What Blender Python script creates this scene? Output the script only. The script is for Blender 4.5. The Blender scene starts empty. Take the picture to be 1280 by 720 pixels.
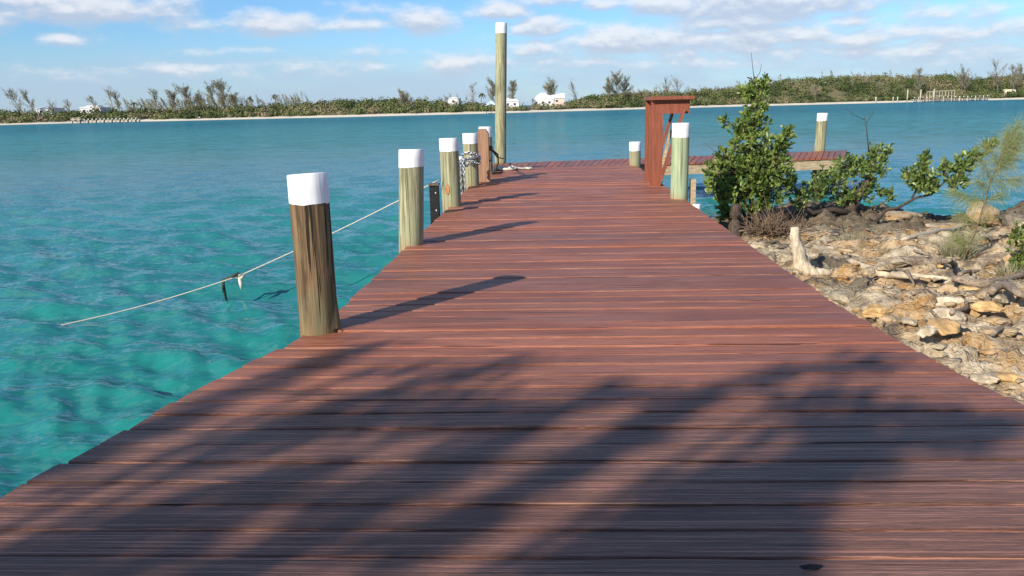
import bpy, math, random
import numpy as np
from mathutils import Vector, Matrix
rng = np.random.default_rng(7); random.seed(7)
R_ = math.radians
sc = bpy.context.scene
COL = sc.collection
WATER = -1.05
SUN_EL = R_(27.0); SUN_AZ = (-0.588, -0.809)          # horizontal direction towards the sun

# ------------------------------------------------------------------ camera frame
FPX = 1040.0; YAW, PIT, ROL = R_(2.70), R_(12.39), R_(1.295)
EYE = np.array([0, 0, 1.5])
Fw = np.array([-math.sin(YAW)*math.cos(PIT), math.cos(YAW)*math.cos(PIT), -math.sin(PIT)])
_r0 = np.array([math.cos(YAW), math.sin(YAW), 0]); _u0 = np.cross(_r0, Fw)
Rt = math.cos(ROL)*_r0 - math.sin(ROL)*_u0; Up = math.sin(ROL)*_r0 + math.cos(ROL)*_u0
def ray(x, y): return Rt*(x-640)/FPX + Up*(360-y)/FPX + Fw
def at(x, y, Y):
    d = ray(x, y); return EYE + d*(Y/d[1])
def on(x, y, z=0.0):
    d = ray(x, y); return EYE + d*((z-EYE[2])/d[2])

# ------------------------------------------------------------------ numpy noise
_perm = rng.random((256, 256))
def vnoise(x, y):
    xi = np.floor(x).astype(int); yi = np.floor(y).astype(int)
    fx = x-xi; fy = y-yi; fx = fx*fx*(3-2*fx); fy = fy*fy*(3-2*fy)
    a = _perm[xi & 255, yi & 255]; b = _perm[(xi+1) & 255, yi & 255]
    c = _perm[xi & 255, (yi+1) & 255]; d = _perm[(xi+1) & 255, (yi+1) & 255]
    return (a*(1-fx)+b*fx)*(1-fy) + (c*(1-fx)+d*fx)*fy
def fbm(x, y, o=4, g=.5):
    s = 0; w = 1; t = 0
    for i in range(o):
        s = s + w*vnoise(x*2**i+17*i, y*2**i+31*i); t += w; w *= g
    return s/t

# ------------------------------------------------------------------ mesh helpers
class MB:
    def __init__(s): s.v = []; s.f = []; s.r = []; s.smooth = []
    def add(s, vs, fs, rnd=0.0, smooth=False):
        o = len(s.v); s.v += [tuple(map(float, v)) for v in vs]
        for f in fs:
            s.f.append(tuple(i+o for i in f)); s.smooth.append(smooth)
        s.r += [rnd]*len(vs)
    def box(s, c, d, rz=0, rnd=0.0, M=None):
        x, y, z = d[0]/2, d[1]/2, d[2]/2
        vs = [Vector((i*x, j*y, k*z)) for k in (-1, 1) for j in (-1, 1) for i in (-1, 1)]
        m = M if M else Matrix.Rotation(rz, 3, 'Z')
        vs = [m @ v + Vector(c) for v in vs]
        s.add(vs, [(0, 2, 3, 1), (4, 5, 7, 6), (0, 1, 5, 4), (2, 6, 7, 3), (0, 4, 6, 2), (1, 3, 7, 5)], rnd)
    def beam(s, a, b, w, h, up=(0, 0, 1), rnd=0.0):
        a = Vector(a); b = Vector(b); d = (b-a).normalized(); side = d.cross(Vector(up)).normalized(); u = side.cross(d)
        M = Matrix((side, d, u)).transposed()
        s.box((a+b)/2, (w, (b-a).length, h), M=M, rnd=rnd)
    def tube(s, pts, rad, n=7, rnd=0.0, cap=True, wob=0.0):
        P = [Vector(p) for p in pts]
        if not hasattr(rad, '__len__'): rad = [rad]*len(P)
        ref = Vector((0.13, 0.31, 0.94)); o = []
        for i, p in enumerate(P):
            d = (P[min(i+1, len(P)-1)]-P[max(i-1, 0)])
            d = d.normalized() if d.length > 1e-9 else Vector((0, 0, 1))
            a = d.cross(ref)
            if a.length < .05: a = d.cross(Vector((1, 0, 0)))
            a.normalize(); b = d.cross(a)
            for k in range(n):
                t = 2*math.pi*k/n; r = rad[i]*(1+wob*(random.random()-.5))
                o.append(p + a*math.cos(t)*r + b*math.sin(t)*r)
        fs = []
        for i in range(len(P)-1):
            for k in range(n):
                fs.append((i*n+k, i*n+(k+1) % n, (i+1)*n+(k+1) % n, (i+1)*n+k))
        if cap: fs += [tuple(range(n-1, -1, -1)), tuple(range((len(P)-1)*n, len(P)*n))]
        s.add(o, fs, rnd, True)
    def build(s, name, mat, parent=None, loc=(0, 0, 0)):
        me = bpy.data.meshes.new(name); me.from_pydata(s.v, [], s.f)
        me.polygons.foreach_set('use_smooth', s.smooth)
        at_ = me.attributes.new('rnd', 'FLOAT', 'POINT'); at_.data.foreach_set('value', s.r)
        me.materials.append(mat); me.update()
        o = bpy.data.objects.new(name, me); COL.objects.link(o); o.location = loc
        if parent: o.parent = parent
        return o
def npmesh(name, V, F, mat, parent=None, rnd=None, smooth=False, attrs=None):
    """V (n,3), F (m,4) arrays"""
    me = bpy.data.meshes.new(name); V = np.asarray(V, np.float32); F = np.asarray(F, np.int32)
    k = F.shape[1]
    me.vertices.add(len(V)); me.vertices.foreach_set('co', V.ravel())
    me.loops.add(F.size); me.loops.foreach_set('vertex_index', F.ravel())
    me.polygons.add(len(F)); me.polygons.foreach_set('loop_start', np.arange(len(F), dtype=np.int32)*k)
    me.polygons.foreach_set('loop_total', np.full(len(F), k, np.int32))
    if smooth: me.polygons.foreach_set('use_smooth', np.ones(len(F), bool))
    me.update(calc_edges=True); me.validate()
    if rnd is not None:
        a = me.attributes.new('rnd', 'FLOAT', 'POINT'); a.data.foreach_set('value', np.asarray(rnd, np.float32))
    me.materials.append(mat)
    o = bpy.data.objects.new(name, me); COL.objects.link(o)
    if parent: o.parent = parent
    return o
def tag(o, label, cat=None, group=None):
    o['label'] = label
    if cat: o['category'] = cat
    if group: o['group'] = group
    return o
def thing(name, label, cat, loc=(0, 0, 0), group=None, rz=0):
    o = bpy.data.objects.new(name, None); COL.objects.link(o); o.location = loc; o.rotation_euler.z = rz
    o.empty_display_size = .2
    return tag(o, label, cat, group)
def unit(n):
    v = rng.normal(size=(n, 3)); return v/np.linalg.norm(v, axis=1)[:, None]

# ------------------------------------------------------------------ materials
class NT:
    def __init__(s, name):
        s.m = bpy.data.materials.new(name); s.m.use_nodes = True; s.t = s.m.node_tree
        s.b = s.t.nodes['Principled BSDF']; s.out = s.t.nodes['Material Output']
    def n(s, ty, **kw):
        nd = s.t.nodes.new(ty)
        for k, v in kw.items(): setattr(nd, k, v)
        return nd
    def link(s, a, b): s.t.links.new(a, b)
    def put(s, sock, v):
        if hasattr(v, 'is_linked') or hasattr(v, 'node'): s.link(v, sock)
        elif hasattr(v, '__len__') and len(v) == 3 and sock.type == 'RGBA': sock.default_value = (*v, 1)
        else: sock.default_value = v
    def math(s, op, a, b=None, clamp=False):
        nd = s.n('ShaderNodeMath', operation=op, use_clamp=clamp); s.put(nd.inputs[0], a)
        if b is not None: s.put(nd.inputs[1], b)
        return nd.outputs[0]
    def ss(s, v, lo, hi, a=0, b=1):
        nd = s.n('ShaderNodeMapRange', interpolation_type='SMOOTHSTEP'); s.put(nd.inputs[0], v)
        for i, x in enumerate((lo, hi, a, b)): nd.inputs[i+1].default_value = x
        return nd.outputs[0]
    def mix(s, f, a, b, mode='MIX'):
        nd = s.n('ShaderNodeMix', data_type='RGBA', blend_type=mode)
        s.put(nd.inputs[0], f); s.put(nd.inputs[6], a); s.put(nd.inputs[7], b); return nd.outputs[2]
    def pos(s, sx=1, sy=1, sz=1, kind='Object', off=None):
        tc = s.n('ShaderNodeTexCoord'); mp = s.n('ShaderNodeMapping'); s.link(tc.outputs[kind], mp.inputs[0])
        mp.inputs['Scale'].default_value = (sx, sy, sz)
        if off is not None:
            cx = s.n('ShaderNodeCombineXYZ')
            for i in range(3): s.put(cx.inputs[i], off)
            s.link(cx.outputs[0], mp.inputs['Location'])
        return mp.outputs[0]
    def noise(s, vec, scale=1, det=4, rough=.55, dist=0):
        nd = s.n('ShaderNodeTexNoise'); s.link(vec, nd.inputs['Vector'])
        nd.inputs['Scale'].default_value = scale; nd.inputs['Detail'].default_value = det
        nd.inputs['Roughness'].default_value = rough; nd.inputs['Distortion'].default_value = dist
        return nd.outputs[0]
    def attr(s, name='rnd'):
        nd = s.n('ShaderNodeAttribute'); nd.attribute_name = name; return nd.outputs['Fac']
    def bump(s, h, st=.5, d=.01, prev=None):
        nd = s.n('ShaderNodeBump'); s.link(h, nd.inputs['Height']); nd.inputs['Strength'].default_value = st
        nd.inputs['Distance'].default_value = d
        if prev is not None: s.link(prev, nd.inputs['Normal'])
        return nd.outputs[0]
    def fin(s, col=None, rough=None, nrm=None, spec=None):
        if col is not None: s.put(s.b.inputs['Base Color'], col)
        if rough is not None: s.put(s.b.inputs['Roughness'], rough)
        if nrm is not None: s.link(nrm, s.b.inputs['Normal'])
        if spec is not None: s.b.inputs['Specular IOR Level'].default_value = spec
        return s.m
def leaf_mat(name, lo, hi, trans=.3, rough=.45, spec=.4, patch=.0):
    k = NT(name); r = k.attr(); c = k.mix(r, lo, hi)
    k.fin(c, rough, None, spec)
    tr = k.n('ShaderNodeBsdfTranslucent'); k.link(k.mix(.4, c, tuple(min(1, h*1.6) for h in hi)), tr.inputs[0])
    mx = k.n('ShaderNodeMixShader'); mx.inputs[0].default_value = trans
    k.link(k.b.outputs[0], mx.inputs[1]); k.link(tr.outputs[0], mx.inputs[2]); k.link(mx.outputs[0], k.out.inputs[0])
    return k.m
def plain(name, col, rough=.6, var=.25, sc_=6, bump=.2, bd=.01, stretch=(1, 1, 1), spec=.3):
    k = NT(name); v = k.pos(*stretch); a = k.noise(v, sc_, 5, .6)
    c = k.mix(k.ss(a, .3, .7), tuple(x*(1-var) for x in col), tuple(min(.92, x*(1+var)) for x in col))
    return k.fin(c, rough, k.bump(a, bump, bd), spec)

def m_deck(lengthwise=False):
    k = NT('stained_planks'); r = k.attr('rnd'); e = k.attr('edge')
    ro = k.math('MULTIPLY', r, 97.0)
    S = (lambda a, b: (b, a, b)) if lengthwise else (lambda a, b: (a, b, b))
    g1 = k.noise(k.pos(*S(1.6, 48), off=ro), 1, 5, .62, .35)      # grain
    g2 = k.noise(k.pos(*S(5, 170), off=ro), 1, 3, .6)             # fine fibre
    bl = k.noise(k.pos(*S(.8, 3.0)), 1, 4, .6)                    # blotches over boards
    c = k.mix(k.ss(g1, .36, .62), (.260, .094, .053), (.345, .134, .074))
    c = k.mix(k.ss(bl, .40, .62, 0, .6), c, (.42, .182, .112))
    pr = k.n('ShaderNodeValToRGB'); k.link(r, pr.inputs[0])
    pr.color_ramp.elements[0].color = (.74, .76, .82, 1); pr.color_ramp.elements[1].color = (1.16, 1.04, .98, 1)
    c = k.mix(1.0, c, pr.outputs[0], 'MULTIPLY')
    c = k.mix(1.0, c, k.mix(k.ss(g2, .30, .70), (.84, .83, .83), (1.1, 1.1, 1.1)), 'MULTIPLY')
    sy_ = k.n('ShaderNodeSeparateXYZ'); k.link(k.pos(), sy_.inputs[0]); old = k.ss(k.math('ADD', sy_.outputs[1], k.math('MULTIPLY', bl, 1.6)), 5.6, 4.0)   # the shore end is the most weathered
    c = k.mix(k.math('MULTIPLY', old, .55), c, k.mix(g1, (.35, .185, .140), (.46, .255, .190)))
    lines = k.noise(k.pos(*S(.7, 120), off=ro), 1, 6, .7, .5)
    c = k.mix(k.math('MULTIPLY', old, k.ss(lines, .57, .66, 0, .6)), c, (.060, .034, .028))
    # thin scratches and bare wood at the arrises
    st = k.noise(k.pos(*S(1.1, 105), off=ro), 1, 3, .5)
    amount = k.ss(k.noise(k.pos(*S(.5, 1.4)), 1.7, 3), .42, .64, .03, .85)
    w = k.math('MULTIPLY', k.ss(st, .66, .735), amount)
    ew = k.math('MULTIPLY', e, k.ss(k.noise(k.pos(*S(1.5, 4), off=ro), 1.5, 4, .65), .56, .72, .0, .6))
    w = k.math('MAXIMUM', w, ew)
    bare = k.mix(g2, (.40, .20, .11), (.66, .45, .31))
    c = k.mix(k.math('MULTIPLY', w, .85), c, bare)
    # dark checks (splits along the grain) and a few knots
    ck = k.math('MULTIPLY', k.ss(k.noise(k.pos(*S(.9, 80), off=ro), 1, 4, .55, .2), .635, .68), .8)
    c = k.mix(ck, c, (.018, .010, .009))
    rough = k.math('ADD', k.ss(g1, .25, .75, .34, .52), k.math('MULTIPLY', r, .10))
    h = k.math('ADD', k.math('MULTIPLY', g1, .9), k.math('MULTIPLY', g2, .5))
    h = k.math('SUBTRACT', h, k.math('ADD', k.math('MULTIPLY', ck, .9), k.math('MULTIPLY', old, k.ss(lines, .46, .62, 0, 1.5))))
    return k.fin(c, rough, k.bump(h, 1.0, .014), .13 if lengthwise else .32)
DECK = m_deck(); DECK_L = m_deck(True)
def m_pile(name, hi, mid, lo, stain=.5, crack=.6):
    k = NT(name); v = k.pos(30, 30, 1.3); g = k.noise(v, 1, 6, .68, .4)
    bl = k.noise(k.pos(3, 3, 1.2), 1.3, 4, .6)
    c = k.mix(k.ss(g, .38, .62), lo, hi); c = k.mix(k.ss(bl, .42, .64, 0, .8), c, mid)
    tc = k.n('ShaderNodeTexCoord'); sx = k.n('ShaderNodeSeparateXYZ'); k.link(tc.outputs['Object'], sx.inputs[0])
    low = k.math('MULTIPLY', k.ss(k.math('ADD', sx.outputs[2], k.math('MULTIPLY', bl, .35)), .34, .12), stain)
    c = k.mix(low, c, (.30, .165, .075))
    ck = k.ss(k.noise(k.pos(26, 26, .7), 1, 3, .5), .62, .66); ck = k.math('MULTIPLY', ck, crack)
    c = k.mix(ck, c, (.028, .022, .014))
    kn = k.ss(k.noise(k.pos(7, 7, 5), 1, 1, .4), .735, .77); c = k.mix(kn, c, (.06, .035, .015))
    h = k.math('SUBTRACT', g, ck)
    return k.fin(c, .8, k.bump(h, .6, .012), .2)
PILE = m_pile('green_treated_wood', (.43, .395, .24), (.32, .325, .185), (.17, .165, .088))
PILE_B = m_pile('weathered_brown_wood', (.245, .155, .078), (.19, .175, .092), (.075, .05, .028), .5, 1.0)
PILE_G = m_pile('algae_green_wood', (.42, .46, .29), (.34, .43, .25), (.25, .31, .17), .7)
def white_mat():
    k = NT('white_paint'); g = k.noise(k.pos(30, 30, 1.5), 1, 4, .6); d = k.noise(k.pos(9, 9, 5), 1, 4, .6)
    c = k.mix(k.ss(d, .60, .74, 0, .55), (.83, .83, .81), (.52, .50, .42)); c = k.mix(k.ss(g, .665, .70, 0, .7), c, (.33, .31, .24))
    return k.fin(c, .6, k.bump(g, .5, .008), .3)
WHITE = white_mat()
REDWOOD = plain('red_brown_paint', (.235, .072, .038), .5, .2, 3, .3, .004, (9, 9, 1))
BROWNPOST = plain('faded_brown_paint', (.31, .17, .10), .6, .25, 2, .5, .006, (16, 16, .8))
PALEWOOD = plain('pale_timber', (.40, .31, .19), .8, .3, 2, .4, .008, (2, 14, 14))
DARKWOOD = plain('dark_wet_timber', (.055, .045, .035), .7, .3, 3, .4, .01)
BLACK = plain('black_rubber', (.009, .009, .010), .6, .2, 10, .2, .004)
STEEL = NT('galvanised_steel'); STEEL.b.inputs['Metallic'].default_value = .85; STEEL = STEEL.fin((.62, .62, .62), .42)
BOLT = plain('pale_bolt_head', (.6, .6, .58), .5, .1)
ROPE_W = plain('pale_rope', (.62, .58, .47), .9, .2, 60, .6, .004)
ROPE_D = plain('dark_rope', (.05, .06, .05), .9, .3, 60, .6, .004)
BARK = plain('dark_bark', (.075, .055, .04), .9, .4, 9, .8, .02, (4, 4, 1))
BARK_G = plain('grey_bark', (.24, .20, .16), .9, .35, 9, .7, .02, (4, 4, 1))
DRIFT = plain('bleached_driftwood', (.55, .45, .31), .85, .3, 3, .7, .012, (10, 10, 2))
DRIFT_G = plain('grey_driftwood', (.28, .215, .15), .9, .45, 4, .8, .015, (3, 12, 12))
DRIFT_D = plain('dark_driftwood', (.15, .115, .085), .9, .4, 6, .8, .015, (3, 8, 8))
TWIG = plain('dry_twigs', (.20, .135, .085), .95, .3, 20, .3, .005)
HOUSE_W = plain('white_render', (.74, .73, .70), .8, .06, 1)
HOUSE_P = plain('pink_render', (.66, .52, .42), .8, .06, 1)
HOUSE_C = plain('cream_render', (.66, .58, .40), .85, .1, 1)
ROOF_W = plain('white_roof', (.80, .80, .79), .7, .05, 2)
ROOF_B = plain('pale_blue_roof', (.62, .74, .76), .7, .05, 2)
DARKGLASS = plain('dark_glass', (.03, .04, .05), .1, .1, 1, 0)
JETTY = plain('sun_bleached_jetty_wood', (.46, .40, .30), .9, .3, 1)
SCAR = plain('freshly_cut_wood', (.42, .20, .07), .9, .4, 30)

LEAF = leaf_mat('glossy_leaf', (.065, .115, .024), (.29, .365, .085), .28, .38, .5)
LEAF2 = leaf_mat('deep_green_leaf', (.065, .115, .028), (.28, .355, .10), .28, .38, .5)
NEEDLE = leaf_mat('soft_needle', (.20, .24, .075), (.42, .43, .18), .3, .6, .2)
GRASS = leaf_mat('dry_grass', (.17, .15, .09), (.36, .34, .20), .2, .8, .1)
def canopy_mat():
    k = NT('far_canopy'); r = k.attr(); cr = k.n('ShaderNodeValToRGB'); k.link(r, cr.inputs[0]); e = cr.color_ramp.elements
    e[0].position, e[0].color = 0, (.045, .066, .024, 1); e[1].position, e[1].color = 1, (.26, .205, .125, 1)
    q = e.new(.45); q.color = (.115, .142, .046, 1); q = e.new(.72); q.color = (.175, .170, .078, 1)
    return k.fin(cr.outputs[0], .75, None, .15)
CANOPY = canopy_mat()
CAS = leaf_mat('far_needles', (.17, .165, .11), (.33, .31, .22), .2, .8, .1)
PALM = leaf_mat('far_palm', (.07, .085, .03), (.17, .17, .07), .2, .6, .2)

# ------------------------------------------------------------------ SKY
def make_world():
    w = bpy.data.worlds.new('World'); sc.world = w; w.use_nodes = True; t = w.node_tree; t.nodes.clear()
    k = NT.__new__(NT); k.t = t
    sky = k.n('ShaderNodeTexSky', sky_type='NISHITA'); sky.sun_disc = False
    sky.sun_elevation = SUN_EL; sky.sun_rotation = math.atan2(*SUN_AZ); sky.altitude = 0
    sky.air_density = 1.0; sky.dust_density = .25; sky.ozone_density = 3.0
    tc = k.n('ShaderNodeTexCoord'); sp = k.n('ShaderNodeSeparateXYZ'); k.link(tc.outputs['Generated'], sp.inputs[0])
    az = k.math('ARCTAN2', sp.outputs[0], sp.outputs[1]); el = k.math('ARCSINE', sp.outputs[2])
    def comb(a, b, c=0.0):
        n_ = k.n('ShaderNodeCombineXYZ'); k.put(n_.inputs[0], a); k.put(n_.inputs[1], b); k.put(n_.inputs[2], c); return n_.outputs[0]
    blobs = [  # px x, y, half width, half height, weight : where each cloud hangs in the sky of the photograph
        (40, 2, 60, 9, .9), (110, 12, 75, 13, 1.0), (72, 48, 22, 6, .6), (150, 4, 60, 9, .7), (340, 30, 62, 12, .8), (440, 32, 70, 7, .7), (330, 12, 30, 6, .4),
        (530, 28, 32, 12, 1.0), (470, 9, 42, 7, .55), (246, 66, 28, 6, .45), (315, 62, 34, 5, .45), (60, 92, 34, 9, .5),
        (625, 15, 34, 9, .95), (572, 80, 34, 10, .9), (676, 33, 34, 9, 1.0), (668, 61, 26, 8, .9), (680, 0, 30, 7, .9), (756, 6, 22, 7, .8),
        (838, 4, 42, 10, 1.05), (790, 50, 70, 13, 1.15), (945, 6, 66, 16, 1.2), (935, 26, 62, 11, 1.0), (960, 44, 80, 14, 1.0), (1060, 28, 26, 10, .8),
        (1090, 46, 40, 12, .9), (1216, 44, 40, 11, .9), (1010, 2, 90, 14, .9), (900, 60, 120, 14, .75), (1150, 62, 90, 14, .75), (1180, 14, 60, 10, .6), (1250, 10, 50, 8, .4), (240, 88, 90, 9, .55), (400, 84, 90, 9, .55),
        (700, 78, 90, 10, .6), (880, 76, 120, 12, .65), (1090, 80, 140, 12, .5), (480, 66, 60, 5, .4), (-120, 20, 80, 14, .9), (1400, 30, 90, 16, .9),
        (-260, 60, 90, 10, .7), (1560, 50, 90, 14, .8)]
    def dens(dl, full=True):
        e_ = k.math('ADD', el, dl)
        v = comb(az, k.math('MULTIPLY', e_, 2.3))
        n1 = k.n('ShaderNodeTexNoise'); k.link(v, n1.inputs[0]); n1.inputs['Scale'].default_value = 21; n1.inputs['Detail'].default_value = 7; n1.inputs['Roughness'].default_value = .58
        nz = n1.outputs[0]
        tot = None
        for bx, by, hw, hh, wt in blobs:
            d = ray(bx, by); d = d/np.linalg.norm(d); a0 = math.atan2(d[0], d[1]); e0 = math.asin(d[2])
            p = k.math('POWER', k.math('MULTIPLY', k.math('SUBTRACT', az, a0), FPX/hw), 2.0) if False else None
            u = k.math('MULTIPLY', k.math('SUBTRACT', az, a0), FPX/(hw*1.28)); q = k.math('MULTIPLY', k.math('SUBTRACT', e_, e0), FPX/(hh*1.3))
            r2 = k.math('ADD', k.math('MULTIPLY', u, u), k.math('MULTIPLY', q, q))
            g = k.math('MULTIPLY', k.math('EXPONENT', k.math('MULTIPLY', r2, -.8)), wt)
            tot = g if tot is None else k.math('MAXIMUM', tot, g)
        # broken cumulus over the rest of the sky, out of the photo
        hi = k.math('MULTIPLY', k.ss(e_, .16, .30), k.ss(k.noise(comb(az, e_), 3.2, 3), .5, .62, 0, .8))
        tot = k.math('MAXIMUM', tot, hi)
        return k.math('ADD', tot, k.math('MULTIPLY', k.math('SUBTRACT', nz, .5), 1.6))
    d0 = dens(0.0); d1 = dens(.0075)
    mask = k.math('MULTIPLY', k.ss(d0, .12, .85), k.ss(el, .012, .05))
    lit = k.ss(k.math('SUBTRACT', d0, d1), -.22, .42)
    ccol = k.mix(lit, (4.3, 4.9, 6.0), (6.9, 7.1, 7.5))
    base = k.mix(1.0, sky.outputs[0], (.64, .90, 1.20), 'MULTIPLY')
    # pale bank of distant cloud along the horizon
    bank = k.math('MULTIPLY', k.ss(el, .085, .028), k.ss(k.noise(comb(az, k.math('MULTIPLY', el, 4.0)), 7, 5), .3, .62, .55, 1.0))
    base2 = k.mix(k.math('MULTIPLY', bank, .75), base, (3.7, 4.7, 6.3))
    c = k.mix(k.math('MULTIPLY', mask, .88), base2, ccol)
    bg = k.n('ShaderNodeBackground'); k.link(c, bg.inputs[0]); bg.inputs[1].default_value = .10
    o = k.n('ShaderNodeOutputWorld'); k.link(bg.outputs[0], o.inputs[0])
make_world()
sun = bpy.data.lights.new('sun', 'SUN'); sun.energy = 5.0; sun.angle = R_(.53); sun.color = (1, .915, .80)
so = bpy.data.objects.new('sun', sun); COL.objects.link(so)
sdir = Vector((SUN_AZ[0]*math.cos(SUN_EL), SUN_AZ[1]*math.cos(SUN_EL), math.sin(SUN_EL)))
so.rotation_euler = sdir.to_track_quat('Z', 'Y').to_euler(); so.location = (-20, -25, 20)

cam = bpy.data.cameras.new('camera'); co = bpy.data.objects.new('camera', cam); COL.objects.link(co); sc.camera = co
cam.sensor_width = 36; cam.lens = 36*FPX/1280; cam.clip_end = 9000; cam.clip_start = .05
co.matrix_world = Matrix(((Rt[0], Up[0], -Fw[0], 0), (Rt[1], Up[1], -Fw[1], 0), (Rt[2], Up[2], -Fw[2], 1.5), (0, 0, 0, 1)))

# ------------------------------------------------------------------ WATER
def make_water():
    rr = [1.2]
    while rr[-1] < 70: rr.append(rr[-1]*1.0062)
    while rr[-1] < 6000: rr.append(rr[-1]*1.05)
    rr = np.array(rr)
    th = np.concatenate([np.arange(-44, 44, .22), np.arange(44, 316.1, 4)]); th = np.radians(th)
    Rg, Tg = np.meshgrid(rr, th, indexing='ij'); X = Rg*np.sin(Tg); Y = Rg*np.cos(Tg); Z = np.zeros_like(X)
    sp = np.maximum(Rg*.0062, Rg*.0042)
    wind = R_(24)                                     # the waves run towards the pier from the left
    warp = (fbm(X*.12, Y*.12, 3)-.5)*5
    grp = .75+.5*fbm(X*.10+40, Y*.16, 3)
    for i in range(64):
        lam = .17*(1.5/.17)**(i/63.0); kk = 2*math.pi/lam
        dirn = wind + rng.normal()*.46; ph = rng.random()*6.28
        amp = .0090*lam**.74
        s = np.sin(kk*(X*math.sin(dirn)+(Y)*math.cos(dirn)) + ph + warp*(1.2+.5*math.sin(i)))
        s = 1-2*np.sqrt(np.abs((1-s)/2)+.02) if i % 3 else s
        Z += amp*s*grp*np.clip((lam/sp-3)/4, 0, 1)
    Z -= np.median(Z[Rg < 30]); Z *= np.clip((95-Rg)/45, 0, 1)
    V = np.stack([X, Y, Z+WATER], -1).reshape(-1, 3); n = len(th); m = len(rr)
    i, j = np.meshgrid(np.arange(m-1), np.arange(n-1), indexing='ij'); a = (i*n+j).ravel()
    F = np.stack([a, a+1, a+n+1, a+n], 1)
    k = NT('lagoon_water')
    p = k.pos(); sx = k.n('ShaderNodeSeparateXYZ'); k.link(p, sx.inputs[0])
    vl = k.n('ShaderNodeVectorMath', operation='LENGTH'); k.link(p, vl.inputs[0]); dist = vl.outputs['Value']
    big = k.noise(k.pos(.018, .05, 1), 1, 4, .6); med = k.noise(k.pos(.10, .22, 1), 1, 3, .5)
    dd = k.math('MULTIPLY', dist, k.math('ADD', .72, k.math('MULTIPLY', big, .56)))
    cr = k.n('ShaderNodeValToRGB'); k.link(k.math('DIVIDE', k.math('LOGARITHM', k.math('MAXIMUM', dd, 1.0), 10.0), 3.0), cr.inputs[0])
    el = cr.color_ramp.elements
    stops = [(.0, (.014, .185, .160)), (.34, (.018, .195, .175)), (.45, (.030, .205, .200)), (.505, (.078, .205, .212)), (.56, (.074, .215, .220)), (.62, (.050, .230, .240)),
             (.70, (.032, .212, .230)), (.76, (.014, .155, .200)), (.81, (.020, .180, .230)), (.90, (.024, .18, .24))]
    el[0].position, el[0].color = stops[0][0], (*stops[0][1], 1); el[1].position, el[1].color = stops[-1][0], (*stops[-1][1], 1)
    for q, c in stops[1:-1]:
        e = el.new(q); e.color = (*c, 1)
    c = k.mix(k.ss(med, .35, .7, 0, .15), cr.outputs[0], (.0, .085, .095))
    # small ripples as true slopes, so that they hold up at any distance
    def slopes(sx_, sy_, seed):
        nd = k.n('ShaderNodeTexNoise'); k.link(k.pos(sx_, sy_, 1), nd.inputs['Vector']); nd.inputs['Scale'].default_value = 1; nd.inputs['Detail'].default_value = 3
        sep = k.n('ShaderNodeSeparateColor'); k.link(nd.outputs['Color'], sep.inputs[0])
        return k.math('SUBTRACT', sep.outputs[0], .5), k.math('SUBTRACT', sep.outputs[1], .5)
    a0, a1 = slopes(8.0, 15.0, 0); c0, c1 = slopes(.7, 1.7, 1); far = k.ss(dist, 14, 80)
    def addup(u, v): return k.math('ADD', k.math('MULTIPLY', u, .62), k.math('MULTIPLY', k.math('MULTIPLY', v, far), .95))
    cv = k.n('ShaderNodeCombineXYZ'); k.link(addup(a0, c0), cv.inputs[0]); k.link(addup(a1, c1), cv.inputs[1])
    gm = k.n('ShaderNodeNewGeometry'); va = k.n('ShaderNodeVectorMath', operation='ADD'); k.link(gm.outputs['Normal'], va.inputs[0]); k.link(cv.outputs[0], va.inputs[1])
    vn = k.n('ShaderNodeVectorMath', operation='NORMALIZE'); k.link(va.outputs[0], vn.inputs[0]); nr = vn.outputs[0]
    k.b.inputs['IOR'].default_value = 1.33
    wc = k.math('MULTIPLY', k.ss(k.noise(k.pos(.16, .8, 1), 1, 3, .5), .795, .82), k.ss(dist, 60, 120))
    c = k.mix(wc, c, (.7, .72, .72))
    k.b.inputs['Specular IOR Level'].default_value = 0
    df = k.n('ShaderNodeBsdfDiffuse'); k.link(c, df.inputs[0]); k.link(nr, df.inputs['Normal'])
    gl = k.n('ShaderNodeBsdfGlossy'); gl.inputs['Roughness'].default_value = .10; gl.inputs[0].default_value = (1, 1, 1, 1); k.link(nr, gl.inputs['Normal'])
    fr_ = k.n('ShaderNodeFresnel'); fr_.inputs['IOR'].default_value = 1.33; k.link(nr, fr_.inputs['Normal'])
    # wind ripples shade one another, so the mirror strength never reaches its flat-water limit
    lim = k.ss(dist, 6, 70, .44, .20)
    mx = k.n('ShaderNodeMixShader'); k.link(k.math('MINIMUM', k.math('MULTIPLY', fr_.outputs[0], .85), lim), mx.inputs[0]); k.link(df.outputs[0], mx.inputs[1]); k.link(gl.outputs[0], mx.inputs[2]); k.link(mx.outputs[0], k.out.inputs[0])
    o = npmesh('water', V, F, k.m, smooth=True); o['kind'] = 'structure'
make_water()

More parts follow.
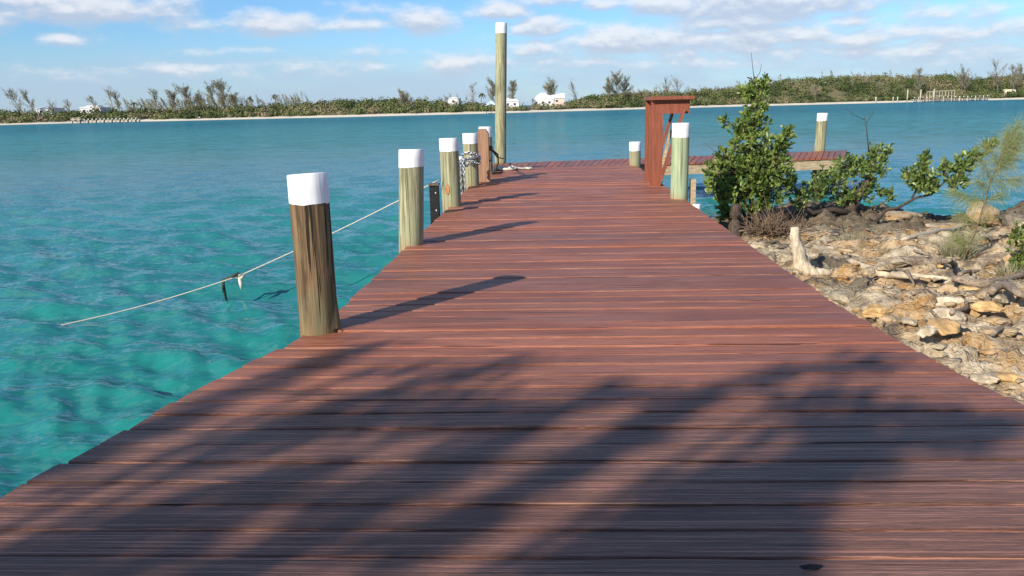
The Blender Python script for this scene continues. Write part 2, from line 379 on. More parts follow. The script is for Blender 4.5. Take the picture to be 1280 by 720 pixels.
# ------------------------------------------------------------------ ROCKY SHORE
cx_ = np.array([-3, 1.2, 2.4, 3.3, 4.5, 5.7, 7.0, 7.7, 8.4, 9.3, 10.3, 12, 16, 30]); cy_ = np.array([14.5, 15.0, 15.6, 16.8, 18.6, 19.3, 18.6, 17.4, 17.0, 17.7, 18.2, 18.5, 18, 18])
def ground_h(x, y):
    x = np.asarray(x, float); y = np.asarray(y, float)
    coast = np.interp(x, cx_, cy_) + (fbm(x*.9, y*.4+5, 3)-.5)*1.3
    t = np.clip((y-3)/13, 0, 1)
    base = -.22 - .50*t*t*(3-2*t) + .10*np.clip((x-3)/6, 0, 1)*(1-t)
    edge = np.clip((coast-y)/.9, -1, 1)
    base = np.where(edge > 0, base, base+edge*1.4) - .22*(1-np.clip(edge, 0, 1))
    big = (fbm(x*.55, y*.55+9, 4)-.5)*.42
    n2 = fbm(x*1.0+3, y*2.4, 5, .58); n3 = fbm(x*4.5, y*7.0+2, 4, .6)
    rid = 1-np.abs(2*fbm(x*1.7+11, y*3.2+4, 4)-1)
    z = big + .34*(n2-.5) + .13*(rid-.7)
    st = .075; zt = z/st; fl = np.floor(zt); fr = zt-fl
    zs = (fl + np.clip((fr-.62)/.30, 0, 1))*st         # eroded ledges
    z = .35*z+.65*zs + .12*(n3-.5)
    pit = fbm(x*3.1+21, y*6.2+8, 4, .6); z = z - .16*np.clip((pit-.60)/.08, 0, 1) + .06*np.clip((fbm(x*2.4+5, y*5+60, 4, .6)-.56)/.05, 0, 1)
    damp = np.clip((x-2.0)/.6, .25, 1)
    return base + z*damp
def make_ground():
    X, Y = np.meshgrid(np.concatenate([np.arange(.6, 10.6, .038), np.arange(10.6, 30, .25)]), np.concatenate([np.arange(-2, 2, .12), np.arange(2, 20.6, .042)]), indexing='ij')
    Z = ground_h(X, Y); m, n = X.shape
    V = np.stack([X, Y, Z], -1).reshape(-1, 3)
    i, j = np.meshgrid(np.arange(m-1), np.arange(n-1), indexing='ij'); a = (i*n+j).ravel()
    F = np.stack([a, a+n, a+n+1, a+1], 1)
    k = NT('weathered_limestone')
    n1 = k.noise(k.pos(1.1, 1.9, 3), 1, 6, .65, .3); n2 = k.noise(k.pos(5, 8, 8), 1, 6, .68); n3 = k.noise(k.pos(30, 34, 34), 1, 4, .7)
    big = k.noise(k.pos(.42, .8, .8, off=None), 1, 4, .6)
    c = k.mix(k.ss(n2, .32, .66), (.31, .24, .15), (.65, .545, .38))
    oc = k.ss(k.noise(k.pos(.75, 1.5, 1.5), 1.1, 4, .6), .45, .56)
    c = k.mix(k.math('MULTIPLY', oc, k.ss(n2, .28, .56, .9, .35)), c, (.58, .31, .095))
    dk = k.ss(n1, .545, .63); c = k.mix(k.math('MULTIPLY', dk, .85), c, k.mix(n3, (.060, .052, .042), (.19, .165, .125)))
    li = k.ss(n1, .40, .31); c = k.mix(k.math('MULTIPLY', li, .75), c, (.66, .58, .42))
    # the wet ironshore by the water is dark
    sx = k.n('ShaderNodeSeparateXYZ'); k.link(k.pos(), sx.inputs[0])
    wet = k.math('MULTIPLY', k.ss(k.math('ADD', sx.outputs[1], k.math('MULTIPLY', n1, 5.0)), 14.4, 18.0), .88)
    c = k.mix(wet, c, k.mix(n2, (.055, .046, .036), (.215, .175, .12)))
    sp = k.ss(n3, .64, .72); c = k.mix(k.math('MULTIPLY', sp, .5), c, (.05, .042, .034))
    vr = k.n('ShaderNodeTexVoronoi', feature='DISTANCE_TO_EDGE'); k.link(k.pos(3.2, 6.5, 5), vr.inputs['Vector']); vr.inputs['Scale'].default_value = 1
    cr = k.ss(vr.outputs['Distance'], .055, .0); c = k.mix(k.math('MULTIPLY', cr, k.ss(n1, .3, .6, 0, .25)), c, (.06, .05, .04))
    h = k.math('ADD', k.math('MULTIPLY', n2, 1.0), k.math('MULTIPLY', n3, .45)); h = k.math('SUBTRACT', h, k.math('MULTIPLY', cr, .1))
    LIME = k.fin(c, .93, k.bump(h, .9, .075), .12)
    o = npmesh('rocky_ground', V, F, LIME, smooth=True); o['kind'] = 'structure'
    X, Y = np.meshgrid(np.arange(-40, 30.1, .7), np.arange(-40, -1.9, .7), indexing='ij')
    Y = np.where(Y > -2.5, -2.0, Y)
    Z = np.where(X < .3, np.clip((-2.6-Y)*.55, 0, 1)-1.25, -.25)+(fbm(X*.4, Y*.4)-.5)*.3; m, n = X.shape
    V = np.stack([X, Y, Z], -1).reshape(-1, 3); i, j = np.meshgrid(np.arange(m-1), np.arange(n-1), indexing='ij'); a = (i*n+j).ravel()
    o = npmesh('shore_ground', V, np.stack([a, a+n, a+n+1, a+1], 1), LIME, smooth=True); o['kind'] = 'structure'
    return LIME
LIME = make_ground()
def gh(x, y): return float(ground_h(np.array([x]), np.array([y]))[0])
def gpix(x, y):                                        # the ground point seen at a place in the photograph
    z = -.4
    for _ in range(8):
        p = on(x, y, z); z = gh(p[0], p[1])
    return on(x, y, z)

def rock_np(seed, n=20):
    r = np.random.default_rng(seed); u = np.linspace(0, math.pi, n); v = np.linspace(0, 2*math.pi, 2*n, endpoint=False)
    U, W = np.meshgrid(u, v, indexing='ij'); D = np.stack([np.sin(U)*np.cos(W), np.sin(U)*np.sin(W), np.cos(U)], -1)
    rad = np.ones(U.shape)
    for _ in range(17):
        a = r.normal(size=3); a /= np.linalg.norm(a); h = .48+.42*r.random()
        rad = np.minimum(rad, h/np.maximum(D@a, 1e-3))
    q = D*2.6+r.random(3)*50
    rad *= 1+.42*(fbm(q[..., 0]+q[..., 2], q[..., 1]-q[..., 2], 4)-.5)
    V = (D*rad[..., None]).reshape(-1, 3); m = 2*n
    i, j = np.meshgrid(np.arange(n-1), np.arange(m), indexing='ij'); a = (i*m+j).ravel(); b = (i*m+(j+1) % m).ravel()
    return V, np.stack([a, a+m, b+m, b], 1)
ROCKM = plain('pale_limestone', (.50, .41, .285), .92, .42, 7, .9, .05, spec=.12)
ROCKO = plain('ochre_limestone', (.56, .36, .16), .92, .35, 7, .9, .05, spec=.12)
ROCKD = plain('grey_ironshore', (.20, .165, .12), .92, .45, 8, .9, .05, spec=.12)
def rock(pxy, size, label, mat, seed, rz=0, group=None, sink=.25):
    p = gpix(*pxy); V, F = rock_np(seed); V = V*np.array(size)/2
    o = npmesh('limestone_rock', V, F, mat, smooth=False); o.location = (p[0], p[1], p[2]+size[2]*(.5-sink)); o.rotation_euler = (0, 0, rz)
    return tag(o, label, 'rock', group)
rock((1228, 282), (.66, .55, .60), 'large cream limestone boulder beside the feathery sapling near the water', LIME, 3, .3, sink=.2)
rock((1272, 290), (.9, .7, .45), 'dark pitted boulder at the water edge behind the cream boulder', ROCKD, 5, .8)
rock((1185, 290), (1.0, .6, .26), 'low brown ledge rock by the water left of the cream boulder', LIME, 8, .1)
rock((1110, 280), (1.5, .8, .34), 'long dark shelf rock at the water edge under the sprawling shrub', LIME, 9, .05)
rock((1218, 452), (.62, .34, .09), 'broad flat pale slab low at the right edge of the shore', LIME, 14, .5)
rock((1100, 372), (.62, .34, .15), 'flat pale slab with a dark underside in the middle of the shore', LIME, 15, -.2)
rock((1157, 417), (.22, .16, .11), 'small bright rock on ochre soil near the pier edge', ROCKM, 16, 1.)
rock((1098, 395), (.34, .22, .12), 'small ochre rock lying close to the pier edge', ROCKO, 17, .4)
rock((1200, 356), (.45, .3, .14), 'pale flat rock just behind the dark dead branch', ROCKM, 19, .2)
rock((1253, 362), (.4, .26, .12), 'white flat rock under the grey driftwood log at right', ROCKM, 20, .9)
spots = []
for q in range(70):
    x, y = rng.uniform(975, 1300), rng.uniform(292, 500)
    p = gpix(x, y)
    if p[0] < 2.35 or p[1] < 3.2: continue
    s = rng.uniform(.10, .30)
    rock((x, y), (s*rng.uniform(1.1, 1.9), s, s*rng.uniform(.35, .6)), 'loose fist to head sized limestone lump lying on the rocky shore beside the pier',
         [LIME, ROCKM, LIME, ROCKO, LIME][q % 5], 100+q % 9, rng.uniform(0, 6), 'loose limestone lumps on the shore')
def rubble():
    V, F = [], []; o = 0; base = [rock_np(300+i, 6) for i in range(8)]
    for q in range(4200):
        x = 2.15+rng.random()**1.3*7.5; y = rng.uniform(3, 16.5)
        if y > np.interp(x, cx_, cy_)-1.2: continue
        v, f = base[q % 8]; s = .010+.045*rng.random()**2; a = rng.uniform(0, 6.28); c_, s_ = math.cos(a), math.sin(a)
        w = v*s*np.array([1.5, 1, .6]); w = np.stack([w[:, 0]*c_-w[:, 1]*s_, w[:, 0]*s_+w[:, 1]*c_, w[:, 2]], 1)
        V.append((w, x, y)); F.append(f+o); o += len(v)
    xs = np.array([a[1] for a in V]); ys = np.array([a[2] for a in V]); zs = ground_h(xs, ys)
    P = np.concatenate([a[0]+np.array([x, y, z+.008]) for a, x, y, z in zip(V, xs, ys, zs)])
    ob = npmesh('limestone_rubble', P, np.concatenate(F), LIME); ob['kind'] = 'stuff'; tag(ob, 'small pale limestone chips strewn over the rocky shore', 'rubble')
rubble()

# ------------------------------------------------------------------ PIER
pier = thing('pier', 'long red brown stained timber pier running out over the water', 'pier', (0, 0, 0))
PW = .195
def LX(y): return float(np.interp(y, [-3, 3.1, 3.64, 4.3, 5.15, 6.2, 9, 12.3, 22], [-2.75, -2.22, -2.08, -1.97, -1.72, -1.61, -1.58, -1.53, -1.5]))
def RX(y): return float(np.interp(y, [-3, 3.97, 4.86, 5.9, 7.3, 22], [3.0, 2.33, 2.2, 2.13, 2.11, 2.12]))
def plank_mesh(name, planks, mat):
    """planks: list of (x0,x1,yc,w,z,tilt, rnd); boards run along x; rounded arrises"""
    V, F, RN, ED = [], [], [], []; o = 0
    for x0, x1, yc, w, z, bow, rn in planks:
        nx = max(2, int((x1-x0)/.22)); xs = np.linspace(x0, x1, nx+1); c = .007; ch = .0085; h = w/2-.0045
        prof = [(-h, -.045, 0), (-h, -ch, .25), (-h+c*.35, -ch*.35, 1), (-h+c, 0, .8), (-h+c+.002, 0, .0), (h-c-.004, 0, .0), (h-c, 0, .7), (h-c*.35, -ch*.35, .9), (h, -ch, .4), (h, -.045, 0)]
        m = len(prof)
        ph = rng.random()*6; am = rng.uniform(0, .004)
        wy = rng.normal(0, .0012, nx+1)
        e0 = (LX(yc+.05)-LX(yc-.05))/.1; e1 = (RX(yc+.05)-RX(yc-.05))/.1
        for ii, x in enumerate(xs):
            dz = z + am*math.sin(ph+x*1.5) + rng.normal(0, .0006)
            for py_, pz, ed in prof:
                xe = x+(e0*py_*.8 if ii == 0 else e1*py_*.8 if ii == nx else 0)
                V.append((xe, yc+py_+bow*math.sin((x-x0)/(x1-x0)*math.pi)+wy[ii]*(1 if abs(py_) > .05 else 0), dz+pz)); RN.append(rn); ED.append(ed)
        for ii in range(nx):
            for q in range(m):
                a = o+ii*m+q; b = o+ii*m+(q+1) % m; F.append((a, a+m, b+m, b))
        F.append(tuple(o+q for q in range(m))); F.append(tuple(o+nx*m+q for q in range(m-1, -1, -1)))
        o += (nx+1)*m
    me = bpy.data.meshes.new(name); me.from_pydata(V, [], F)
    a = me.attributes.new('rnd', 'FLOAT', 'POINT'); a.data.foreach_set('value', RN)
    a = me.attributes.new('edge', 'FLOAT', 'POINT'); a.data.foreach_set('value', ED)
    me.materials.append(mat); me.update(); ob = bpy.data.objects.new(name, me); COL.objects.link(ob); ob.parent = pier; return ob
pl = []; y = -3.0; i = 0
while y < 21.15:
    lx = LX(y); rx = RX(y)
    if y > 19.9: rx = max(lx+.3, min(rx, 2.12))
    jit = .02 if y < 6 else .012
    w = PW*rng.choice([.99, 1.0, .985])
    g = rng.choice([0, 0, 0, .006, .012])
    pl.append((lx+rng.uniform(-jit, jit*.6), rx+rng.uniform(-.006, .012), y, w-g, rng.normal(0, .003), rng.normal(0, .003), rng.random()))
    y += PW; i += 1
# keep the last rows clear of the skewed end platform: near edge line
K0 = np.array([-1.52, 20.30]); K1 = np.array([7.62, 22.0])     # near edge of end platform
L0 = np.array([-1.52, 22.25]); L1 = np.array([8.75, 25.1])     # far edge
pl2 = []
for p in pl:
    ymax = p[2]+.1
    # x at which near edge reaches this y
    xk = K0[0]+(ymax-K0[1])/(K1[1]-K0[1])*(K1[0]-K0[0])
    x0 = max(p[0], xk+.01) if ymax > K0[1] else p[0]
    if x0 < p[1]-.15: pl2.append((x0,)+p[1:])
plank_mesh('decking', pl2, DECK)
# end platform: boards laid the other way
def end_deck():
    V, F, RN, ED = [], [], [], []; n = 58; o = 0
    for q in range(n):
        t0, t1 = q/n+.0008, (q+1)/n-.0008; rn = rng.random(); dz = rng.normal(0, .003)-.004
        A = K0+(K1-K0)*t0; B = K0+(K1-K0)*t1; D = L0+(L1-L0)*t0; C = L0+(L1-L0)*t1
        ext = rng.uniform(-.02, .03)
        for P in (A, B, C, D): V.append((P[0], P[1]+(ext if P is C or P is D else 0), dz))
        for P in (A, B, C, D): V.append((P[0], P[1]+(ext if P is C or P is D else 0), dz-.045))
        F += [(o, o+1, o+2, o+3), (o+7, o+6, o+5, o+4), (o, o+4, o+5, o+1), (o+1, o+5, o+6, o+2), (o+2, o+6, o+7, o+3), (o+3, o+7, o+4, o)]
        RN += [rn]*8; ED += [.35]*4+[0]*4; o += 8
    me = bpy.data.meshes.new('end_decking'); me.from_pydata(V, [], F)
    a = me.attributes.new('rnd', 'FLOAT', 'POINT'); a.data.foreach_set('value', RN)
    a = me.attributes.new('edge', 'FLOAT', 'POINT'); a.data.foreach_set('value', ED)
    me.materials.append(DECK_L); ob = bpy.data.objects.new('end_decking', me); COL.objects.link(ob); ob.parent = pier
end_deck()
def seg(bm, A, B, z0, z1, th, off):
    d = np.array(B)-np.array(A); nrm = np.array([d[1], -d[0]])/np.linalg.norm(d); a = A+nrm*off; b = B+nrm*off
    bm.beam((a[0], a[1], (z0+z1)/2), (b[0], b[1], (z0+z1)/2), th, z1-z0)
b = MB(); seg(b, K0+(K1-K0)*.40, K1, -.30, -.052, .05, -.06); b.build('end_fascia', PALEWOOD, pier)
b = MB(); seg(b, K0+(K1-K0)*.02, K0+(K1-K0)*.38, -.30, -.056, .05, -.16); seg(b, L0, L1, -.30, -.052, .05, .12); seg(b, K1*.98+L1*.02, L1, -.30, -.052, .05, -.10); b.build('end_joist', DARKWOOD, pier)
for xs, nm in ((-1.38, 'stringer'), (.2, 'stringer'), (1.98, 'stringer')):
    b = MB(); b.beam((xs, -3, -.17), (xs, 20.6, -.17), .06, .235); b.build(nm, DARKWOOD, pier)
for X, Y in ((-1.2, 3), (-1.2, 9), (-1.15, 15), (1.75, 9), (1.75, 15.5), (1.8, 19.6), (7.05, 22.25), (7.9, 24.4), (4.5, 21.75), (4.9, 23.7), (-1.1, 20.9)):
    b = MB(); b.tube([(X, Y, -2.2), (X, Y, -.06)], .13, 12, wob=.05); b.build('support_pile', DARKWOOD, pier)

# ------------------------------------------------------------------ PILINGS
def piling(label, x, y, r, top, cap, mat, lean=(0, 0), seed=0, slope=(0, 0), zb=-2.2, n=28, flare=.06, rough=.02, group='white topped mooring posts along the pier'):
    t = thing('mooring_post', label, 'mooring post', (x, y, 0), group)
    rg = np.random.default_rng(seed); ang = np.linspace(0, 2*math.pi, n, endpoint=False)
    shp = 1+rough*(np.sin(2*ang+rg.random()*6)+.7*np.sin(3*ang+rg.random()*6)+.4*rg.normal(size=n))
    def shape(zs, grow, topcap):
        vs = []; fs = []
        for z in zs:
            f = 1+flare*(1-(z-zb)/(top-zb))
            for a, s in zip(ang, shp):
                rr = r*f*s+grow; X = math.cos(a)*rr+lean[0]*z; Y = math.sin(a)*rr+lean[1]*z
                Z = z
                if topcap and z > top-.03: Z = z+slope[0]*math.cos(a)*r+slope[1]*math.sin(a)*r
                elif not topcap and z == zs[-1]: Z = z
                elif topcap and z == zs[0]: Z = z+.003*math.sin(3*a+seed)+.0025*rg.normal()
                vs.append((X, Y, Z))
        m = len(zs)
        for i in range(m-1):
            for k in range(n): fs.append((i*n+k, i*n+(k+1) % n, (i+1)*n+(k+1) % n, (i+1)*n+k))
        if topcap:
            for k in range(n):                          # bevelled lip
                a = vs[(m-1)*n+k]; cx0, cy0 = lean[0]*top, lean[1]*top
                vs.append((cx0+(a[0]-cx0)*.97, cy0+(a[1]-cy0)*.97, a[2]+.006))
            for k in range(n): fs.append(((m-1)*n+k, (m-1)*n+(k+1) % n, m*n+(k+1) % n, m*n+k))
            fs.append(tuple(range(m*n, (m+1)*n)))
        mb = MB(); mb.add(vs, fs, rg.random(), True); mb.smooth[-1] = False; return mb
    z1 = top-cap
    shape([zb, -.8, -.2, 0, .15, .35, .6, .85, 1.0, z1+.015] if z1 > 1.0 else [z for z in (zb, -.8, -.1, .1, z1*.5+.1) if z < z1-.02]+[z1+.015], 0, False).build('shaft', mat, t)
    shape([z1, z1+cap*.5, top-.012], .003, True).build('white_cap', WHITE, t)
    return t
P1 = piling('nearest left mooring post, brown and cracked with a sloping white top', -1.605, 5.52, .125, 1.09, .20, PILE_B, (-.005, .0), 3, (.06, -.075), flare=.04, rough=.045)
P2 = piling('second mooring post from the camera, pale green with deep white top', -1.55, 9.15, .138, 1.06, .195, PILE, (.05, 0), 5, (0, -.045), rough=.018)
P3 = piling('third left mooring post, with an orange knot scar near its foot', -1.50, 12.75, .142, 1.04, .20, PILE, (-.01, 0), 8, (.02, -.04), rough=.018)
P4 = piling('left mooring post with the chain wrapped round it', -1.50, 16.15, .145, 1.0, .20, PILE, (0, 0), 9, (0, -.03), rough=.015)
P5 = piling('mooring post mostly hidden behind the square brown post', -1.44, 19.3, .145, 1.04, .24, PILE, (0, 0), 11, (0, -.02), rough=.015)
tall = piling('very tall slim pole with a small white tip at the pier end', -1.30, 22.55, .147, 3.60, .27, PILE, (.032, 0), 14, (0, 0), flare=.10, rough=.012, group=None)
piling('stout algae green mooring post on the right edge before the red frame', 2.05, 13.25, .135, 1.18, .225, PILE_G, (.008, 0), 15, (0, -.02), rough=.012)
piling('short mooring post left of the red frame at the far end', 2.10, 20.6, .138, .57, .22, PILE, (0, 0), 17, (0, .03), rough=.012)
piling('mooring post standing alone on the end platform at right', 7.98, 25.2, .145, 1.08, .23, PILE, (.03, 0), 18, (0, .03), rough=.012)
piling('mooring post seen through the red timber frame', 3.05, 23.9, .16, 1.05, .25, PILE, (0, 0), 21, (0, .03), rough=.012)
piling('low white stub of a post beside the right pier edge', 2.24, 12.75, .055, -.03, .14, PILE, (0, 0), 22, (0, 0), rough=.012)
lowp = piling('thin low post outside the pier edge with the chain hung on it', -1.645, 15.5, .065, .60, .11, PILE, (0, 0), 23, (0, 0), rough=.01)
# details on the third post: knot scar
b = MB(); b.add([(math.cos(a)*.036-.045, -.152-.0*a, .27+math.sin(a)*.075) for a in np.linspace(0, 2*math.pi, 12, endpoint=False)], [tuple(range(12))]); b.build('knot_scar', SCAR, P3)
# wedge shaped split standing off the first post
b = MB()
b.add([(.105, -.105, .03), (.145, -.060, .03), (.16, -.02, .0), (.115, -.09, .30), (.143, -.045, .32), (.128, -.07, .42)], [(0, 1, 4, 3), (3, 4, 5), (1, 2, 4)]); b.build('split', PILE_B, P1)

# square post with clipped corners
sq = thing('square_post', 'square faded brown post with a clipped pointed top', 'post', (-1.32, 16.95, 0))
b = MB(); w, h = .12, 1.05
b.add([(-w, -w, -.25), (w, -w, -.25), (w, w, -.25), (-w, w, -.25), (-w, -w, h-.10), (w, -w, h-.10), (w, w, h-.10), (-w, w, h-.10), (-w*.5, -w*.98, h), (w*.5, -w*.98, h), (w*.5, w*.98, h), (-w*.5, w*.98, h)],
      [(0, 1, 5, 4), (1, 2, 6, 5), (2, 3, 7, 6), (3, 0, 4, 7), (4, 5, 9, 8), (5, 6, 10, 9), (6, 7, 11, 10), (7, 4, 8, 11), (8, 9, 10, 11)]); b.build('shaft', BROWNPOST, sq)
b = MB(); b.tube([(.12, 0, .42), (.15, 0, .42)], .02, 8); b.build('bolt', DARKWOOD, sq)

# black fender board on the outer face
fd = thing('pile_fender', 'black rubber fender strip standing beside the third left post', 'fender', (-1.645, 11.9, 0))
b = MB(); b.box((0, 0, -.25), (.13, .10, 1.32)); b.box((.05, -.07, -.25), (.03, .05, 1.30)); b.build('fender_body', BLACK, fd)
b = MB(); b.box((0, -.01, .42), (.15, .15, .025)); b.build('top_plate', DRIFT_D, fd)
for z in (-.45, -.2, .05, .30):
    b = MB(); b.tube([(.03, -.05, z), (.03, -.062, z)], .014, 8); b.build('bolt', BOLT, fd)

# ------------------------------------------------------------------ CHAIN
def chain_mesh(paths, r=.026, wire=.0085):
    mb = MB()
    for pts in paths:
        P = np.array(pts, float); d = np.concatenate([[0], np.cumsum(np.linalg.norm(np.diff(P, axis=0), axis=1))]); n = int(d[-1]/(r*2.15))
        for q in range(n):
            s = (q+.5)*d[-1]/n; p = np.array([np.interp(s, d, P[:, i]) for i in range(3)]); p2 = np.array([np.interp(min(s+.01, d[-1]), d, P[:, i]) for i in range(3)])
            t = Vector(p2-p); t = t.normalized() if t.length > 1e-6 else Vector((0, 0, 1))
            a = t.cross(Vector((.3, .9, .2))).normalized(); b_ = t.cross(a)
            if q % 2: a, b_ = b_, a
            ring = [Vector(p)+t*math.cos(u)*r*1.45+a*math.sin(u)*r*.85 for u in np.linspace(0, 2*math.pi, 11)]
            mb.tube(ring, wire, 6, cap=False)
    return mb
wr = []
for q, z0 in enumerate((.50, .57, .43)):
    wr.append([(-1.50+math.cos(a)*.175, 16.15+math.sin(a)*.175, z0+.05*math.sin(a*1.5+q)+.02*q) for a in np.linspace(-.3+q, 6.1+q, 40)])
hang = [[(-1.645+.06*i, 15.40+.03*i, .55), (-1.63+.07*i, 15.38, .25), (-1.62+.075*i, 15.42, -.12-.05*i)] for i in (0, 1)]
link = [[(-1.66, 15.43, .52), (-1.58, 15.7, .47), (-1.56, 15.95, .52)], [(-1.62, 15.43, .48), (-1.54, 15.7, .40), (-1.46, 15.97, .47)], [(-1.62, 15.44, .55), (-1.5, 15.7, .53), (-1.40, 15.98, .56)],
        [(-1.645+math.cos(a)*.085, 15.5+math.sin(a)*.085, .52+.03*math.sin(a)) for a in np.linspace(0, 6.28, 20)], [(-1.645+math.cos(a)*.085, 15.5+math.sin(a)*.085, .45+.02*math.sin(a+1)) for a in np.linspace(0, 6.28, 20)]]
tag(chain_mesh(wr+hang+link).build('chain', STEEL), 'galvanised chain looped from the low post and wound round its neighbour', 'chain')

# ------------------------------------------------------------------ ROPES
def rope(name, pts, r, mat, label, n=60, sag=None):
    P = np.array(pts, float); d = np.linspace(0, len(P)-1, n); Q = np.stack([np.interp(d, np.arange(len(P)), P[:, i]) for i in range(3)], 1)
    if sag: Q[:, 2] -= sag*np.sin(np.linspace(0, math.pi, n))
    b = MB(); b.tube(Q, r, 6); o = b.build(name, mat); return tag(o, label, 'rope')
knot = at(299, 345, 11.0)
wend = on(26, 417, WATER-.01)
mr = thing('mooring_rope', 'thin pale mooring line sloping from the posts down into the water', 'rope', (0, 0, 0))
b = MB()
A_ = np.array([-1.66, 12.6, .42]); L_ = []
for t in np.linspace(0, 1, 30): L_.append(A_*(1-t)+knot*t-np.array([0, 0, .03*math.sin(math.pi*t)]))
for t in np.linspace(0, 1.3, 36)[1:]: L_.append(knot*(1-t)+wend*t-np.array([0, 0, .055*math.sin(math.pi*min(t, 1))+max(t-1, 0)*1.2]))
b.tube(L_, list(np.linspace(.012, .007, len(L_))), 6); b.build('line', ROPE_W, mr)
b = MB(); b.tube([knot+np.array([.06*math.cos(a)-.0, .03*math.sin(3*a), .025*math.sin(a)]) for a in np.linspace(0, 6.28, 14)], .020, 6); b.build('knot', ROPE_W, mr)
b = MB(); k1 = knot+np.array([0.0, 0, -.01]); b.tube([k1, k1+np.array([.02, -.02, -.08]), k1+np.array([.015, -.02, -.17])], [.02, .03, .008], 6); b.build('frayed_end', ROPE_W, mr)
b = MB(); k2 = np.array(at(279, 350, 10.95)); b.tube([k2+np.array([.22, .02, .09]), k2+np.array([.1, 0, .03]), k2, k2+np.array([0, -.02, -.1]), k2+np.array([.02, 0, -.31])], [.02, .024, .024, .022, .014], 6, wob=.3); b.build('hanging_tail', ROPE_D, mr)
# rope coil on the boards
cl = []
for a in np.linspace(0, 16, 150): cl.append((-1.02+math.cos(a)*(.26-.006*a)+.03*math.sin(3.3*a), 19.75+math.sin(a)*(.20-.004*a), .022+.004*a+.015*math.sin(2.1*a)))
cl += [(-.6+.03*t, 19.8+.04*math.sin(t), .03+.02*(t % 2)) for t in range(8)]
b = MB(); b.tube(cl, .024, 7); tag(b.build('rope_coil', ROPE_W), 'cream rope lying in a loose coil near the tall pole', 'rope')
b = MB()
for q in range(3):
    b.tube([(-1.32+math.cos(a)*.19, 16.95+math.sin(a)*.19, .60+.035*q+.02*math.sin(a*2)) for a in np.linspace(-.2, 1.9, 14)], .016, 6)
b.tube([(-1.10, 16.75, .62), (-1.06, 17.5, .50), (-1.12, 18.6, .25), (-1.22, 19.1, .05), (-1.28, 19.0, .03), (-1.1, 18.7, .03), (-1.26, 18.5, .03), (-1.05, 18.9, .03)], .018, 6)
b.tube([(-1.12, 16.75, .63), (-1.16, 19, .35), (-1.2, 22.3, .12)], .016, 6)
tag(b.build('mooring_line', ROPE_D), 'dark green rope trailing from the square brown post', 'rope')

# ------------------------------------------------------------------ RED TIMBER FRAME
fr = thing('timber_frame', 'red brown timber stand with flat top and slanting braces on right edge', 'stand', (0, 0, 0))
def ph(x, y, Y): return Vector(at(x, y, Y))
Y0, Y1 = 15.35, 16.25
xl = at(813, 232, Y0)[0]; xm = at(827, 232, Y0)[0]; xr = at(861, 150, Y0)[0]
for Yq, nm in ((Y0, 'front_post'), (Y1, 'rear_post')):
    b = MB(); b.box(((xl+xm)/2, Yq, .76), (xm-xl, .05, 1.54)); b.box((xl+.03, Yq+.07, .76), (.05, .09, 1.52)); b.build(nm, REDWOOD, fr)
b = MB(); a0 = at(823, 228, Y0-.04); a1 = at(855, 138, Y0-.04); b.beam((a0[0], Y0-.05, -.0), (a1[0], Y0-.05, 1.36), .05, .115, up=(0, 1, 0)); b.v = [(x, y_, z) for x, y_, z in b.v]; b.build('front_brace', REDWOOD, fr)
b = MB(); b.beam((a0[0]-.02, Y1+.05, .03), (a1[0]-.02, Y1+.05, 1.42), .05, .11, up=(0, 1, 0)); b.build('rear_brace', REDWOOD, fr)
b = MB(); b.beam((a0[0]+.10, Y1-.15, .05), (a0[0]+.33, Y1-.15, .98), .05, .09, up=(0, 1, 0)); b.build('lit_leg_face', PALEWOOD, fr)  # sunlit face of the rear leg, put in as a board of paler colour
b = MB(); b.box(((xl+xr)/2+.06, Y0-.0045, 1.40), (xr-xl-.10, .055, .22)); b.build('apron', REDWOOD, fr)
b = MB(); b.box(((xl+xr)/2+.06, Y1+.0045, 1.40), (xr-xl-.10, .055, .22)); b.build('apron', REDWOOD, fr)
b = MB(); b.box(((xl+xr)/2+.02, (Y0+Y1)/2-.03, 1.565), (xr-xl+.10, Y1-Y0+.25, .06)); b.box(((xl+xr)/2+.06, Y0-.09, 1.522), (xr-xl-.12, .05, .022)); b.build('top_board', REDWOOD, fr)
b = MB(); b.box((at(866, 232, 13.3)[0], 13.3, -.2), (.08, .10, 1.0)); o = b.build('fender_board', PALEWOOD); tag(o, 'narrow pale board fixed upright behind the algae green post', 'board')

# ------------------------------------------------------------------ LEAFY SHRUBS
def leaves_np(C, D, size, rad=.5, cup=.25):
    """one obovate folded leaf per row: C base points, D leaf directions"""
    n = len(C); L = size*rng.uniform(.7, 1.2, n)[:, None]; up = unit(n); S = np.cross(D, up); S /= np.linalg.norm(S, axis=1)[:, None]+1e-9; N = np.cross(S, D)
    prof = [(0, 0, 0), (.42, .36*rad*1.5, .06), (.80, .42*rad*1.5, .05), (1.0, 0, -.02), (.80, -.42*rad*1.5, .05), (.42, -.36*rad*1.5, .06)]
    V = np.stack([C + D*L*a + S*L*b*.75 + N*L*c*cup*4 for a, b, c in prof], 1)
    base = (np.arange(n)*6)[:, None]; F = np.concatenate([base+np.array([[0, 1, 2, 3]]), base+np.array([[0, 3, 4, 5]])])
    return V.reshape(-1, 3), F
def rosettes(P, axis, k, size, spread=.85, rnd0=None):
    n = len(P); C = np.repeat(P, k, 0); A = np.repeat(axis, k, 0); D = A*rng.uniform(.35, 1.3, (n*k, 1)) + unit(n*k)*spread; D /= np.linalg.norm(D, axis=1)[:, None]
    C = C - A*rng.uniform(0, size*1.1, (n*k, 1))
    V, F = leaves_np(C, D, size); r = np.repeat(np.clip(rng.normal(.5, .30, n), 0, 1), k); r = np.clip(r+rng.normal(0, .13, n*k), 0, 1)
    return V, F, np.repeat(r, 6)
